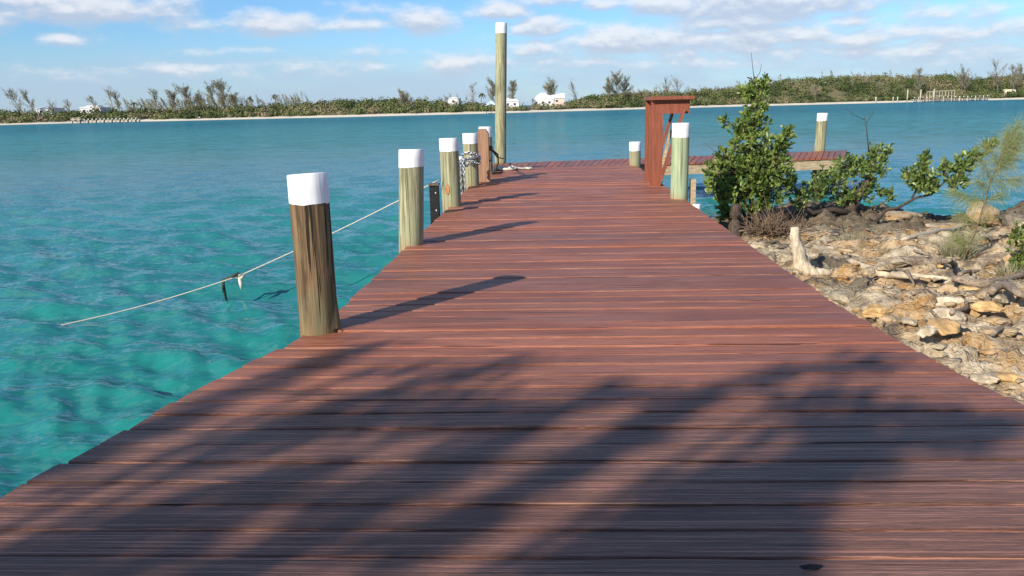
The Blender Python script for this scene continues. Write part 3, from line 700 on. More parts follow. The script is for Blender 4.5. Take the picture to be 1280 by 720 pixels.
def shrub(name, label, base, blobs, limbs, leafmat, bark, leaf=.085, k=9, Ydep=.9, extra=(), per=1.0, root_r=.06):
    """blobs: (px x, px y, rx px, rz px, depth Y, number of rosettes); limbs: polylines of world points with radii"""
    t = thing(name, label, 'shrub', tuple(base)); B = np.array(base); PP, AA = [], []; wood = MB()
    for pts, r0, r1 in limbs:
        P = [np.array(p)-B for p in pts]; wood.tube(P, list(np.linspace(r0, r1, len(P))), 7, wob=.25)
    anchors = np.array([np.array(p)-B for pts, _, _ in limbs for p in pts])
    for bx, by, rx, rz, Y, n in blobs:
        c = at(bx, by, Y)-B; s = Y/FPX; u = unit(int(n*per)); rr = rng.random((len(u), 1))**.45
        q = c+u*rr*np.array([rx*s, max(rx*s*Ydep, .12), rz*s]); ax = u*.7+np.array([-.05, -.1, .75]); ax /= np.linalg.norm(ax, axis=1)[:, None]
        PP.append(q); AA.append(ax)
        j = np.argmin(np.linalg.norm(anchors-c, axis=1)); mid = (anchors[j]+c)/2+rng.normal(0, .03, 3)
        wood.tube([anchors[j], mid, c], [.018, .014, .009], 5)
        for p in q[::3]: wood.tube([c+rng.normal(0, .02, 3), (c+p)/2+rng.normal(0, .03, 3), p], [.008, .006, .004], 4)
    V, F, r = rosettes(np.concatenate(PP), np.concatenate(AA), k, leaf)
    npmesh('foliage', V, F, leafmat, t, rnd=r)
    for pts, r0, r1 in extra:
        wood.tube([np.array(p)-B for p in pts], list(np.linspace(r0, r1, len(pts))), 5)
    wood.build('branches', bark, t)
    return t
bs = gpix(938, 287); Yb = bs[1]
def A(x, y, Y): return tuple(at(x, y, Y))
shrub('tall_shrub', 'tall upright bush with glossy yellow green leaves beside the pier', bs,
      [(935, 240, 50, 26, Yb, 90), (922, 214, 44, 26, Yb, 84), (950, 212, 38, 26, Yb-.1, 60), (936, 182, 34, 24, Yb, 60), (965, 190, 24, 22, Yb+.1, 34), (905, 196, 13, 15, Yb, 16), (942, 152, 20, 22, Yb, 34),
       (923, 160, 10, 14, Yb, 10), (945, 124, 17, 20, Yb, 26), (934, 112, 9, 9, Yb, 8), (955, 104, 8, 12, Yb, 9), (941, 103, 7, 9, Yb, 6), (985, 168, 7, 16, Yb-.1, 10), (978, 182, 9, 10, Yb, 9), (908, 240, 16, 14, Yb-.2, 22),
       (893, 232, 10, 9, Yb-.2, 10), (908, 262, 16, 12, Yb-.3, 24), (962, 215, 34, 26, Yb+.1, 40), (960, 240, 24, 22, Yb, 30), (985, 226, 8, 8, Yb, 6), (907, 152, 6, 8, Yb, 5), (900, 214, 12, 10, Yb, 8)],
      [([bs-np.array([0, 0, .1]), A(940, 255, Yb), A(936, 215, Yb), A(941, 170, Yb), A(945, 125, Yb), A(943, 96, Yb)], .06, .008), ([bs, A(925, 255, Yb), A(912, 225, Yb), A(905, 200, Yb)], .035, .008),
       ([bs, A(958, 250, Yb), A(968, 215, Yb), A(984, 180, Yb)], .035, .008)], LEAF, BARK, .096, 9,
      extra=[([A(943, 100, Yb), A(941, 86, Yb), A(939, 66, Yb)], .008, .003), ([A(944, 100, Yb), A(950, 90, Yb), A(952, 80, Yb)], .006, .003), ([A(900, 200, Yb), A(894, 190, Yb), A(880, 178, Yb)], .006, .003)], per=1.3)
s2 = gpix(1070, 268); Y2 = s2[1]
shrub('sprawling_shrub', 'low sprawling bush with a thick dark slanting trunk at the water edge', s2,
      [(1060, 208, 26, 18, Y2, 46), (1088, 216, 22, 22, Y2, 46), (1095, 192, 14, 14, Y2, 18), (1040, 228, 22, 18, Y2, 36), (1018, 236, 16, 16, Y2-.3, 26), (1000, 244, 14, 18, Y2-.5, 22), (990, 226, 8, 12, Y2-.5, 10), (1075, 240, 26, 12, Y2, 34),
       (1108, 190, 7, 12, Y2, 9), (1055, 250, 20, 8, Y2, 16), (1110, 240, 12, 12, Y2, 14), (1025, 215, 9, 9, Y2, 7)],
      [([s2-np.array([-.05, 0, .2]), A(1062, 262, Y2), A(1072, 245, Y2), A(1084, 228, Y2), A(1096, 200, Y2)], .17, .02), ([s2, A(1040, 262, Y2-.2), A(1015, 266, Y2-.4), A(1000, 250, Y2-.5)], .08, .012),
       ([A(1066, 252, Y2), A(1045, 240, Y2), A(1030, 232, Y2)], .035, .01), ([A(1060, 262, Y2), A(1056, 235, Y2), A(1058, 212, Y2)], .03, .008)], LEAF2, BARK, .088, 8,
      extra=[([A(1086, 190, Y2), A(1083, 160, Y2), A(1079, 140, Y2)], .012, .004), ([A(1082, 155, Y2), A(1092, 140, Y2), A(1094, 132, Y2)], .006, .003), ([A(1081, 150, Y2), A(1068, 144, Y2), A(1058, 136, Y2)], .006, .003)], per=1.35)
s3 = gpix(1095, 270); Y3 = s3[1]
shrub('leaning_shrub', 'small glossy bush on a thin branch arching right over the water', s3,
      [(1155, 205, 8, 22, Y3, 20), (1150, 222, 18, 16, Y3, 28), (1160, 232, 20, 12, Y3, 26), (1136, 218, 8, 12, Y3, 10), (1182, 208, 10, 14, Y3, 16), (1205, 208, 14, 18, Y3, 24), (1216, 196, 9, 12, Y3, 12), (1196, 228, 14, 10, Y3, 14), (1238, 180, 11, 7, Y3, 11),
       (1225, 194, 5, 6, Y3, 4)],
      [([s3-np.array([0, 0, .1]), A(1108, 262, Y3), A(1122, 260, Y3), A(1145, 247, Y3), A(1164, 243, Y3), A(1180, 228, Y3), A(1210, 210, Y3), A(1236, 184, Y3)], .036, .007), ([A(1140, 248, Y3), A(1152, 225, Y3), A(1156, 195, Y3)], .02, .006)], LEAF2, BARK, .092, 8,
      extra=[([A(1236, 182, Y3), A(1240, 172, Y3), A(1246, 164, Y3)], .006, .003)], Ydep=.8, per=1.5)
s4 = gpix(1285, 335)
shrub('edge_shrub', 'small dense green bush cut off by the right edge', s4, [(1278, 312, 18, 22, s4[1], 48), (1290, 290, 18, 18, s4[1], 44), (1268, 288, 8, 12, s4[1], 12), (1272, 330, 12, 10, s4[1], 16), (1310, 300, 24, 30, s4[1], 50)],
      [([s4, A(1284, 310, s4[1]), A(1290, 285, s4[1])], .03, .008)], LEAF, BARK, .05, 9)
sg = gpix(1078, 356)
shrub('seedling', 'tiny bright green sprig growing among the pale rocks', sg, [(1076, 346, 8, 8, sg[1], 12), (1084, 352, 6, 5, sg[1], 6), (1070, 340, 4, 5, sg[1], 4)], [([sg, A(1078, 348, sg[1])], .008, .004)], leaf_mat('bright_leaf', (.08, .15, .02), (.20, .30, .04)), BARK, .045, 7)

# feathery sapling
sf = gpix(1204, 322); Yf = sf[1]
t = thing('casuarina_sapling', 'thin leaning sapling with feathery pale needles', 'sapling', tuple(sf)); b = MB(); NV, NF, NR = [], [], []; no = 0
st = [np.array(A(x, y, Yf))-sf for x, y in ((1204, 326), (1212, 305), (1222, 280), (1231, 252), (1238, 228), (1247, 205), (1256, 188), (1264, 172))]
b.tube(st, [.015, .014, .012, .010, .008, .006, .005, .003], 6)
def needles(p0, d, L, n, droop, ln=.17):
    global no
    for q in range(int(n*1.35)):
        s = rng.random(); p = p0+d*L*s+rng.normal(0, .02, 3)+np.array([0, 0, -droop*s*s]); dd = d*.55+unit(1)[0]*.62+np.array([0, 0, -.18]); dd /= np.linalg.norm(dd); l_ = ln*rng.uniform(.6, 1.2)
        sd = np.cross(dd, unit(1)[0]); sd = sd/(np.linalg.norm(sd)+1e-9)*.0014; e = p+dd*l_+np.array([0, 0, -.25*l_])
        NV.extend([p-sd, p+sd, e+sd*.6, e-sd*.6]); NF.append((no, no+1, no+2, no+3)); NR.extend([rng.random()]*4); no += 4
Rr = np.array([1, 0, 0.])
for fx, dx, dz, L, n in ((2, -.8, .55, .28, 120), (2, .7, .5, .20, 60), (3, -.9, .35, .38, 260), (3, .85, .35, .28, 120), (3.6, -.8, .75, .22, 120), (4, .9, .2, .32, 180), (4, -.5, .9, .35, 150), (4.5, .8, .7, .3, 220), (5, -.5, .9, .28, 160), (5, .7, .8, .3, 260), (5.7, .3, 1, .3, 220), (6, .7, .9, .25, 200), (6.5, .4, 1, .3, 160), (1, -.8, .5, .22, 90), (1, .3, .6, .22, 90), (.6, -.6, .9, .3, 110)):
    i0 = int(fx); p0 = st[i0]+(st[min(i0+1, 7)]-st[i0])*(fx-i0); d = np.array([dx, rng.uniform(-.4, .4), dz]); d /= np.linalg.norm(d)
    b.tube([p0, p0+d*L*.5, p0+d*L+np.array([0, 0, -.02])], [.005, .003, .0015], 4); needles(p0, d, L, int(n*1.25), .02)
b.build('stem', TWIG, t); npmesh('needles', np.array(NV), np.array(NF), NEEDLE, t, rnd=NR)

# dry tufts
def tuft(pxy, h, w, n, label, mat=None):
    p = gpix(*pxy); V, F, r = [], [], []; o = 0
    for q in range(n):
        a = rng.uniform(0, 6.28); rr = w*.5*math.sqrt(rng.random())*.8; b0 = np.array([math.cos(a)*rr, math.sin(a)*rr*.7, -.04]); le = rng.uniform(.1, .75); hh = h*rng.uniform(.5, 1.1)
        d = np.array([math.cos(a)*le+rng.normal(0, .3), math.sin(a)*le+rng.normal(0, .3), 1]); d /= np.linalg.norm(d); sd = np.cross(d, unit(1)[0]); sd = sd/np.linalg.norm(sd)*.0035
        m = b0+d*hh*.55; e = b0+d*hh+np.array([d[0], d[1], -.3])*hh*.25
        V += [b0-sd, b0+sd, m+sd*.8, m-sd*.8, e+sd*.2, e-sd*.2]; F += [(o, o+1, o+2, o+3), (o+3, o+2, o+4, o+5)]; r += [rng.random()]*6; o += 6
    ob = npmesh('dry_tuft', np.array(V), np.array(F), mat or GRASS, rnd=r); ob.location = p; return tag(ob, label, 'plant')
tuft((1092, 322), .26, .60, 420, 'wide grey green tuft of dry twiggy grass in the middle of the shore')
tuft((1062, 305), .24, .40, 240, 'dry grassy tuft just right of the upright driftwood')
tuft((1150, 300), .17, .25, 130, 'small pale tuft beside the long bleached log')
tuft((1196, 318), .3, .4, 200, 'feathery tuft at the foot of the leaning sapling')
tuft((1265, 345), .22, .35, 160, 'straggly tuft under the bush at the right edge')

# ------------------------------------------------------------------ DRIFTWOOD
def wood(name, label, paths, mat, cat='driftwood'):
    b = MB()
    for pts, r in paths:
        P = [np.array(p) for p in pts]; d = np.linspace(0, len(P)-1, max(4, len(P)*4)); Q = np.stack([np.interp(d, np.arange(len(P)), np.array(P)[:, i]) for i in range(3)], 1)
        Q += np.cumsum(rng.normal(0, .006, Q.shape), 0)*.8; rr = np.interp(d, np.linspace(0, len(P)-1, len(r)), r); b.tube(Q, list(rr), 9, wob=.38)
    return tag(b.build(name, mat), label, cat)
def G(x, y, up=0.0):
    p = gpix(x, y); return p+np.array([0, 0, up])
d1 = G(1014, 343); Yd = d1[1]
wood('driftwood_stump', 'bleached upright driftwood piece with a curled foot beside the pier', [([A(992, 284, Yd), A(995, 305, Yd), A(1001, 328, Yd), d1+np.array([-.05, 0, .02])], [.045, .07, .09, .10]), ([A(998, 330, Yd), A(1012, 340, Yd-.05), A(1034, 340, Yd-.08)], [.09, .075, .035])], DRIFT)
wood('driftwood_log', 'long bleached log lying near the water right of the dry tuft', [([G(1128, 305, .06), G(1165, 297, .07), G(1206, 288, .08)], [.03, .05, .03])], DRIFT)
wood('driftwood_log', 'thick brown driftwood log lying across the middle of the shore', [([G(1098, 338, .05), G(1130, 333, .06), G(1162, 333, .06)], [.045, .07, .05]), ([G(1162, 333, .06), G(1190, 338, .08)], [.05, .03])], DRIFT_G)
wood('driftwood_log', 'heavy grey log at the right edge below the small bush', [([G(1222, 338, .08), G(1250, 334, .09), G(1295, 336, .09)], [.07, .085, .08]), ([G(1250, 334, .1), G(1252, 345, .1), G(1246, 350, .02)], [.03, .02, .015])], DRIFT_G)
wood('dead_branch', 'forked dark dead branch with a prong standing up on the shore', [([G(1196, 358, .12), G(1190, 345, .15), A(1188, 325, G(1196, 355)[1])], [.04, .035, .02]), ([G(1190, 360, .1), G(1225, 366, .08), G(1262, 358, .1), G(1300, 352, .12)], [.035, .045, .035, .03]),
      ([G(1198, 356, .12), G(1212, 348, .1), G(1214, 358, .05)], [.025, .02, .012])], DRIFT_G)
wood('dead_branch', 'low dark twisted root spreading over ochre soil at right', [([G(1238, 382, .12), G(1255, 375, .14), G(1275, 385, .1), G(1300, 402, .06)], [.03, .035, .03, .02]), ([G(1240, 380, .12), G(1228, 395, .10), G(1232, 412, .03)], [.03, .022, .012]), ([G(1238, 380, .1), G(1215, 372, .08)], [.025, .02])], DRIFT_G)
wood('driftwood_stick', 'thin dark stick lying beside the upright driftwood', [([G(960, 318, .03), G(978, 314, .05), G(996, 312, .03)], [.014, .02, .01])], DRIFT_D)
wood('driftwood_plank', 'flat bleached root lying across the shore below the green sprig', [([G(1060, 330, .03), G(1100, 345, .04), G(1150, 350, .03)], [.03, .05, .02]), ([G(1120, 346, .04), G(1185, 352, .03)], [.03, .015])], DRIFT)
wood('cut_stump', 'dark tree stump at the pier edge below the tall bush', [([G(918, 298, -.15), A(920, 275, Yb-.6), A(923, 256, Yb-.6)], [.12, .10, .085])], BARK, 'stump')
# tangle of dead twigs under the tall bush
b = MB(); c0 = G(962, 292); 
for q in range(230):
    p = c0+np.array([rng.normal(0, .17), rng.normal(0, .12), abs(rng.normal(0, .04))]); d = np.array([rng.normal(0, .55), rng.normal(0, .4), rng.uniform(.2, 1.1)]); d /= np.linalg.norm(d); L = rng.uniform(.15, .48)
    b.tube([p, p+d*L*.5+rng.normal(0, .03, 3), p+d*L+rng.normal(0, .07, 3)], [.006, .005, .002], 4, rnd=rng.random())
tag(b.build('dead_bush', TWIG), 'brown tangle of dry dead twigs under the tall bush', 'plant')

for x0, y0_, x1, y1_, r0 in ((1045, 318, 1072, 312, .018), (1110, 318, 1150, 322, .022), (1230, 318, 1262, 322, .02), (1060, 362, 1098, 366, .016), (1140, 372, 1182, 384, .02), (1188, 398, 1226, 392, .022), (1120, 340, 1142, 362, .018), (1242, 425, 1276, 412, .02), (1168, 320, 1200, 328, .02), (1020, 300, 1052, 296, .016), (1205, 340, 1222, 372, .016), (1150, 400, 1180, 404, .012)):
    tag(wood('driftwood_stick', 'x', [([G(x0, y0_, .04), G((x0+x1)/2+3, (y0_+y1_)/2-2, .07), G(x1, y1_, .04)], [r0, r0*1.1, r0*.5])], DRIFT if x0 % 2 else DRIFT_G), 'slender weathered driftwood stick lying loose among the shore rocks', 'driftwood', 'loose driftwood sticks')
# brown litter of broken sticks
def litter():
    b = MB(); n = 0
    while n < 340:
        x = 2.3+rng.random()*6.5; y = rng.uniform(4.2, 15.0)
        if y > np.interp(x, cx_, cy_)-2: continue
        a = rng.normal(.1, .7); L = rng.uniform(.06, .34)*(1 if rng.random() < .8 else 1.8); z = gh(x, y)+.015; dz = rng.normal(0, .05); d = np.array([math.cos(a), math.sin(a), dz])*L/2; c = np.array([x, y, z])
        b.tube([c-d, c+rng.normal(0, L*.05, 3), c+d], [.004+.012*rng.random()]*2+[.004], 5, wob=.3); n += 1
    o = b.build('stick_litter', DRIFT_G); o['kind'] = 'stuff'; tag(o, 'scattered broken grey sticks lying over the rocky shore', 'litter')
litter()
kp = on(1013, 713, .0); b = MB(); m = 13
b.add([(kp[0]+math.cos(a)*.036*(1+.3*math.sin(3*a)), kp[1]+math.sin(a)*.018*(1+.25*math.cos(2*a)), .012+.004*math.sin(5*a)) for a in np.linspace(0, 6.28, m, endpoint=False)]+[(kp[0]+.05, kp[1]-.01, .012), (kp[0]-.04, kp[1]+.006, .011)], [tuple(range(m))]); b.build('knot', BLACK, pier)

# ------------------------------------------------------------------ FAR ISLAND
sx_ = np.array([-420, -330, -260, -200, -150, -100, -49, -12, 30, 76, 137, 222, 300, 420, 560]); sy_ = np.array([150, 175, 212, 243, 264, 270, 272, 285, 318, 345, 365, 398, 430, 470, 520])
def shore_pt(x): return np.interp(x, sx_, sy_)
SKY = [(-200, 130), (0, 134), (60, 137), (100, 135), (150, 133), (200, 133), (250, 128), (300, 130), (340, 128), (400, 124), (440, 122), (500, 121), (560, 124), (600, 129), (650, 130), (705, 130), (730, 118), (770, 114), (810, 112), (850, 113), (880, 109), (940, 106), (965, 99), (1000, 95), (1050, 93), (1100, 92),
       (1150, 93), (1190, 91), (1220, 96), (1250, 94), (1280, 90), (1500, 80)]
_az = []; _tan = []
for x_, y_ in SKY:
    d = ray(x_, y_); _az.append(math.atan2(d[0], d[1])); _tan.append(d[2]/math.hypot(d[0], d[1]))
def sky_h(x, y):                                        # height at which a crown at (x,y) tops out
    D = np.hypot(x, y); return 1.5+D*np.interp(np.arctan2(x, y), _az, _tan)
def isl_y(x):
    x = np.asarray(x, float); return shore_pt(x)+(fbm(x*.06, x*0, 3)-.5)*7
def terr(x, v):
    """height of the far land v metres behind its waterline"""
    x = np.asarray(x, float); v = np.asarray(v, float); hw = np.interp(x, [-200, -60, 60, 400], [.55, .9, 1.05, 1.2])
    z = np.interp(v, [-4, 0, 1, 3.5, 6, 20, 420], [-.7, .02, .22, .62, .85, 1.0, 1.2])*hw
    t = np.clip((v-5)/36, 0, 1); hill = np.maximum(sky_h(x, isl_y(x)+38)-WATER-1.0-3.6, 0)
    return WATER+z+hill*t*t*(3-2*t)
def make_island():
    xs = np.arange(-420, 560, 3.0); vs = np.array([-4, -.5, 0, 1, 2.2, 3.5, 5, 7, 10, 14, 20, 26, 32, 38, 45, 70, 120, 220, 420])
    X, Vv = np.meshgrid(xs, vs, indexing='ij')
    zz = terr(X, Vv)+np.where(Vv > 6, (fbm(X*.1, Vv*.1)-.5)*.5, (fbm(X*.25, Vv*.3)-.5)*.10)
    Y = isl_y(X)+Vv; m, n = X.shape
    Vt = np.stack([X, Y, zz], -1).reshape(-1, 3); i, j = np.meshgrid(np.arange(m-1), np.arange(n-1), indexing='ij'); a = (i*n+j).ravel()
    k = NT('beach_and_scrub'); nz = k.noise(k.pos(.2, .3, 1), 1, 4); sxy = k.n('ShaderNodeSeparateXYZ'); k.link(k.pos(), sxy.inputs[0])
    z = k.math('ADD', sxy.outputs[2], k.math('MULTIPLY', nz, .25))
    c = k.mix(k.ss(z, WATER+.80, WATER+1.0), (.70, .64, .51), (.17, .155, .085)); c = k.mix(k.ss(sxy.outputs[2], WATER+.10, WATER+.02), c, (.42, .37, .28))
    o = npmesh('far_island', Vt, np.stack([a, a+n, a+n+1, a+1], 1), k.fin(c, .95, None, .05), smooth=True); o['kind'] = 'structure'
make_island()
def quads(C, size, flat=0.0):
    n = len(C); a = unit(n); b_ = np.cross(a, unit(n)); b_ /= np.linalg.norm(b_, axis=1)[:, None]+1e-9
    a = a*(size*rng.uniform(.5, 1.2, n))[:, None]; b_ = b_*(size*rng.uniform(.4, 1.0, n))[:, None]
    V = np.stack([C-a, C-b_*.6+a*.1, C+a, C+b_], 1).reshape(-1, 3); F = (np.arange(n)*4)[:, None]+np.array([[0, 1, 2, 3]]); return V, F
def sprays(C, d, ln, wd):
    """thin needle sprays pointing along d"""
    n = len(C); D = d+unit(n)*.45; D /= np.linalg.norm(D, axis=1)[:, None]; S = np.cross(D, unit(n)); S /= np.linalg.norm(S, axis=1)[:, None]+1e-9
    L = ln*rng.uniform(.5, 1.2, (n, 1)); V = np.stack([C-D*L-S*wd*.4, C-D*L+S*wd*.4, C+D*L+S*wd, C+D*L-S*wd], 1).reshape(-1, 3)
    return V, (np.arange(n)*4)[:, None]+np.array([[0, 1, 2, 3]])
def canopy():
    N = 2900; x = rng.uniform(-255, 340, N); v = rng.random(N)**.85*44+5.0; x[:420] = rng.uniform(-255, 340, 420); v[:420] = rng.uniform(4.5, 7.5, 420); y = isl_y(x)+v
    keep = np.ones(N, bool)
    for hx0, hx1 in ((603, 664), (663, 706)):          # openings where the white houses stand
        a0 = math.atan2(*ray(hx0, 130)[:2]); a1 = math.atan2(*ray(hx1, 130)[:2]); az = np.arctan2(x, y)
        keep &= ~((az > a0) & (az < a1) & (v > 12))
    x, y, v = x[keep], y[keep], v[keep]; g = terr(x, v)
    lim = sky_h(x, y)
    h = rng.uniform(2.2, 4.2, len(x))*np.interp(v, [4, 8, 16], [.40, .75, 1.0]); tp = np.minimum(g+h, lim+rng.normal(0, .55, len(x))); low = az_low(x, y)
    tp = np.where(low, np.minimum(tp, g+2.8), tp)
    tone = np.clip(fbm(x*.06, y*.06, 3)*1.5-.25+rng.normal(0, .22, len(x)), .02, .98)
    CC, SS, RR, NN = [], [], [], []
    for q in range(len(x)):
        hh = max(tp[q]-g[q], 1.0); rx = rng.uniform(1.3, 2.9); rz = hh*.55; n = int(40+22*rx)
        u = unit(n); rr = .66+.38*rng.random((n, 1)); lump = 1+.30*np.sin(u[:, :1]*5+q)*np.cos(u[:, 1:2]*5+q*1.7)
        c = np.array([x[q], y[q], g[q]+hh-rz])+u*rr*lump*np.array([rx, rx*.85, rz]); CC.append(c); SS.append(np.full(n, rng.uniform(.26, .5))); NN.append(u+unit(n)*.55)
        RR.append(np.clip(tone[q]+rng.normal(0, .06, n), 0, 1))
    C = np.concatenate(CC); S_ = np.concatenate(SS)[:, None]; N_ = np.concatenate(NN); a_ = np.cross(N_, unit(len(C))); a_ /= np.linalg.norm(a_, axis=1)[:, None]; b_ = np.cross(N_, a_); b_ /= np.linalg.norm(b_, axis=1)[:, None]
    a_ = a_*S_*rng.uniform(.5, 1.1, S_.shape); b_ = b_*S_*rng.uniform(.4, .9, S_.shape)
    V = np.stack([C-a_, C-b_*.6+a_*.1, C+a_, C+b_], 1).reshape(-1, 3); F = (np.arange(len(C))*4)[:, None]+np.array([[0, 1, 2, 3]]); rr_ = np.repeat(np.concatenate(RR), 4)
    # wispy needle tops standing out of the scrub
    m = 520; xs = np.concatenate([rng.uniform(-190, -70, 330), rng.uniform(-70, 330, m-330)]); vv = rng.uniform(14, 44, m); ys = isl_y(xs)+vv; gs = terr(xs, vv); ok = ~az_low(xs, ys); WC, WD = [], []
    dens_ = fbm(xs*.05+9, ys*0+3, 3)
    for q in np.nonzero(ok & (dens_ > .46))[0]:
        hh = rng.uniform(1.0, 3.2)*(1.25 if xs[q] < -70 else .8); b0 = np.array([xs[q], ys[q], max(gs[q]+1.5, min(gs[q]+3.2, float(lim_at(xs[q], ys[q]))))]); dd = np.array([rng.normal(-.35, .25), rng.normal(0, .2), 1.0]); dd /= np.linalg.norm(dd)
        k_ = int(10*hh); WC.append(b0+dd*hh*rng.random((k_, 1))+rng.normal(0, .22, (k_, 3))); WD.append(np.repeat(dd[None], k_, 0))
    V2, F2 = sprays(np.concatenate(WC), np.concatenate(WD), .6, .055); F = np.concatenate([F, F2+len(V)]); rr_ = np.concatenate([rr_, np.full(len(V2), .80)]); V = np.concatenate([V, V2])
    o = npmesh('woodland', V, F, CANOPY, rnd=rr_); o['kind'] = 'stuff'; tag(o, 'continuous belt of green brown scrub behind the far beach', 'woodland')
def lim_at(x, y): return sky_h(np.array([x]), np.array([y]))[0]
def az_low(x, y):
    a0 = math.atan2(*ray(600, 130)[:2]); a1 = math.atan2(*ray(706, 130)[:2]); az = np.arctan2(x, y); return (az > a0) & (az < a1)
canopy()
def dist_at(px, v):                                    # world point on the island at an image column, v metres inland
    d = ray(px, 130); tx = d[0]/d[1]; Y = 300
    for _ in range(12): Y = float(isl_y(np.array([tx*Y]))[0])+v
    return tx*Y, Y
GZ = WATER+1.0
def far_tree(kind, label, px_base, px_top, py_top, v=20, seed=0, dens=1.0, branches=9, group='trees standing above the far scrub'):
    x, y = dist_at(px_base, v); top = np.array(at(px_top, py_top, y))
    r = np.random.default_rng(seed+11); base = np.array([x, y, GZ]); H = top[2]-GZ
    t = thing(kind, label, 'tree', (x, y, GZ), group); T = top-base
    b = MB(); CC = []; DD = []
    if kind == 'palm_tree':
        b.tube([(0, 0, 0), (T[0]*.4, 0, H*.5), (T[0], 0, H)], [.2, .16, .13], 6); b.build('trunk', BARK_G, t)
        V, F, o = [], [], 0
        for q in range(18):
            a = q*2.4; dn = r.uniform(-.5, .9); p = np.array([T[0], 0, H]); L = r.uniform(1.5, 2.2); d = np.array([math.cos(a), math.sin(a), dn]); d /= np.linalg.norm(d); sd = np.array([-math.sin(a), math.cos(a), 0])*.16
            pts = [p+d*L*s+np.array([0, 0, -1.1*s*s]) for s in (0, .35, .7, 1)]
            for i in range(3):
                w0, w1 = (.5, 1.3)[i > 0], (1.3, 1.0, .2)[i]
                V += [pts[i]-sd*w0, pts[i]+sd*w0, pts[i+1]+sd*w1, pts[i+1]-sd*w1]; F.append((o, o+1, o+2, o+3)); o += 4
        npmesh('fronds', np.array(V), np.array(F), PALM, t, rnd=r.random(len(V))); return
    bend = np.array([r.normal(0, .25), 0, 0]); tr = [T*s+bend*math.sin(s*3.1)+np.array([0, 0, 0]) for s in np.linspace(0, 1, 7)]
    b.tube(tr, list(np.linspace(.17, .04, 7)), 6)
    for q in range(branches):
        s = r.uniform(.30, .95); p = T*s+bend*math.sin(s*3.1); L = H*r.uniform(.18, .44)*(1.25-s*.6); a = r.uniform(0, 6.28)
        d = np.array([math.cos(a)*.75+T[0]/H*1.1, math.sin(a)*.6, r.uniform(.6, 1.3)]); d /= np.linalg.norm(d); e = p+d*L
        b.tube([p, p+d*L*.5, e], [.06, .045, .02], 5)
        m = int(34*dens); sv = r.random((m, 1)); CC.append(p+d*L*(.2+.95*sv)+r.normal(0, .32, (m, 3))); DD.append(np.repeat(d[None], m, 0))
    if kind == 'bare_tree':
        for q in range(branches*2):
            s = r.uniform(.25, .9); p = T*s; L = H*r.uniform(.15, .35); a = r.uniform(0, 6.28); d = np.array([math.cos(a), math.sin(a)*.6, r.uniform(.6, 1.3)]); d /= np.linalg.norm(d); b.tube([p, p+d*L], [.06, .025], 4)
    m = int(40*dens); CC.append(T*r.uniform(.72, 1.03, (m, 1))+r.normal(0, .20, (m, 3))); DD.append(np.repeat((T/H)[None], m, 0))
    b.build('trunk', BARK_G if kind != 'dead_pine' else BARK, t)
    C = np.concatenate(CC); V, F = sprays(C, np.concatenate(DD), .52, .06); npmesh('crown', V, F, CAS, t, rnd=np.repeat(np.clip(r.normal(.45, .2, len(C)), 0, 1), 4))
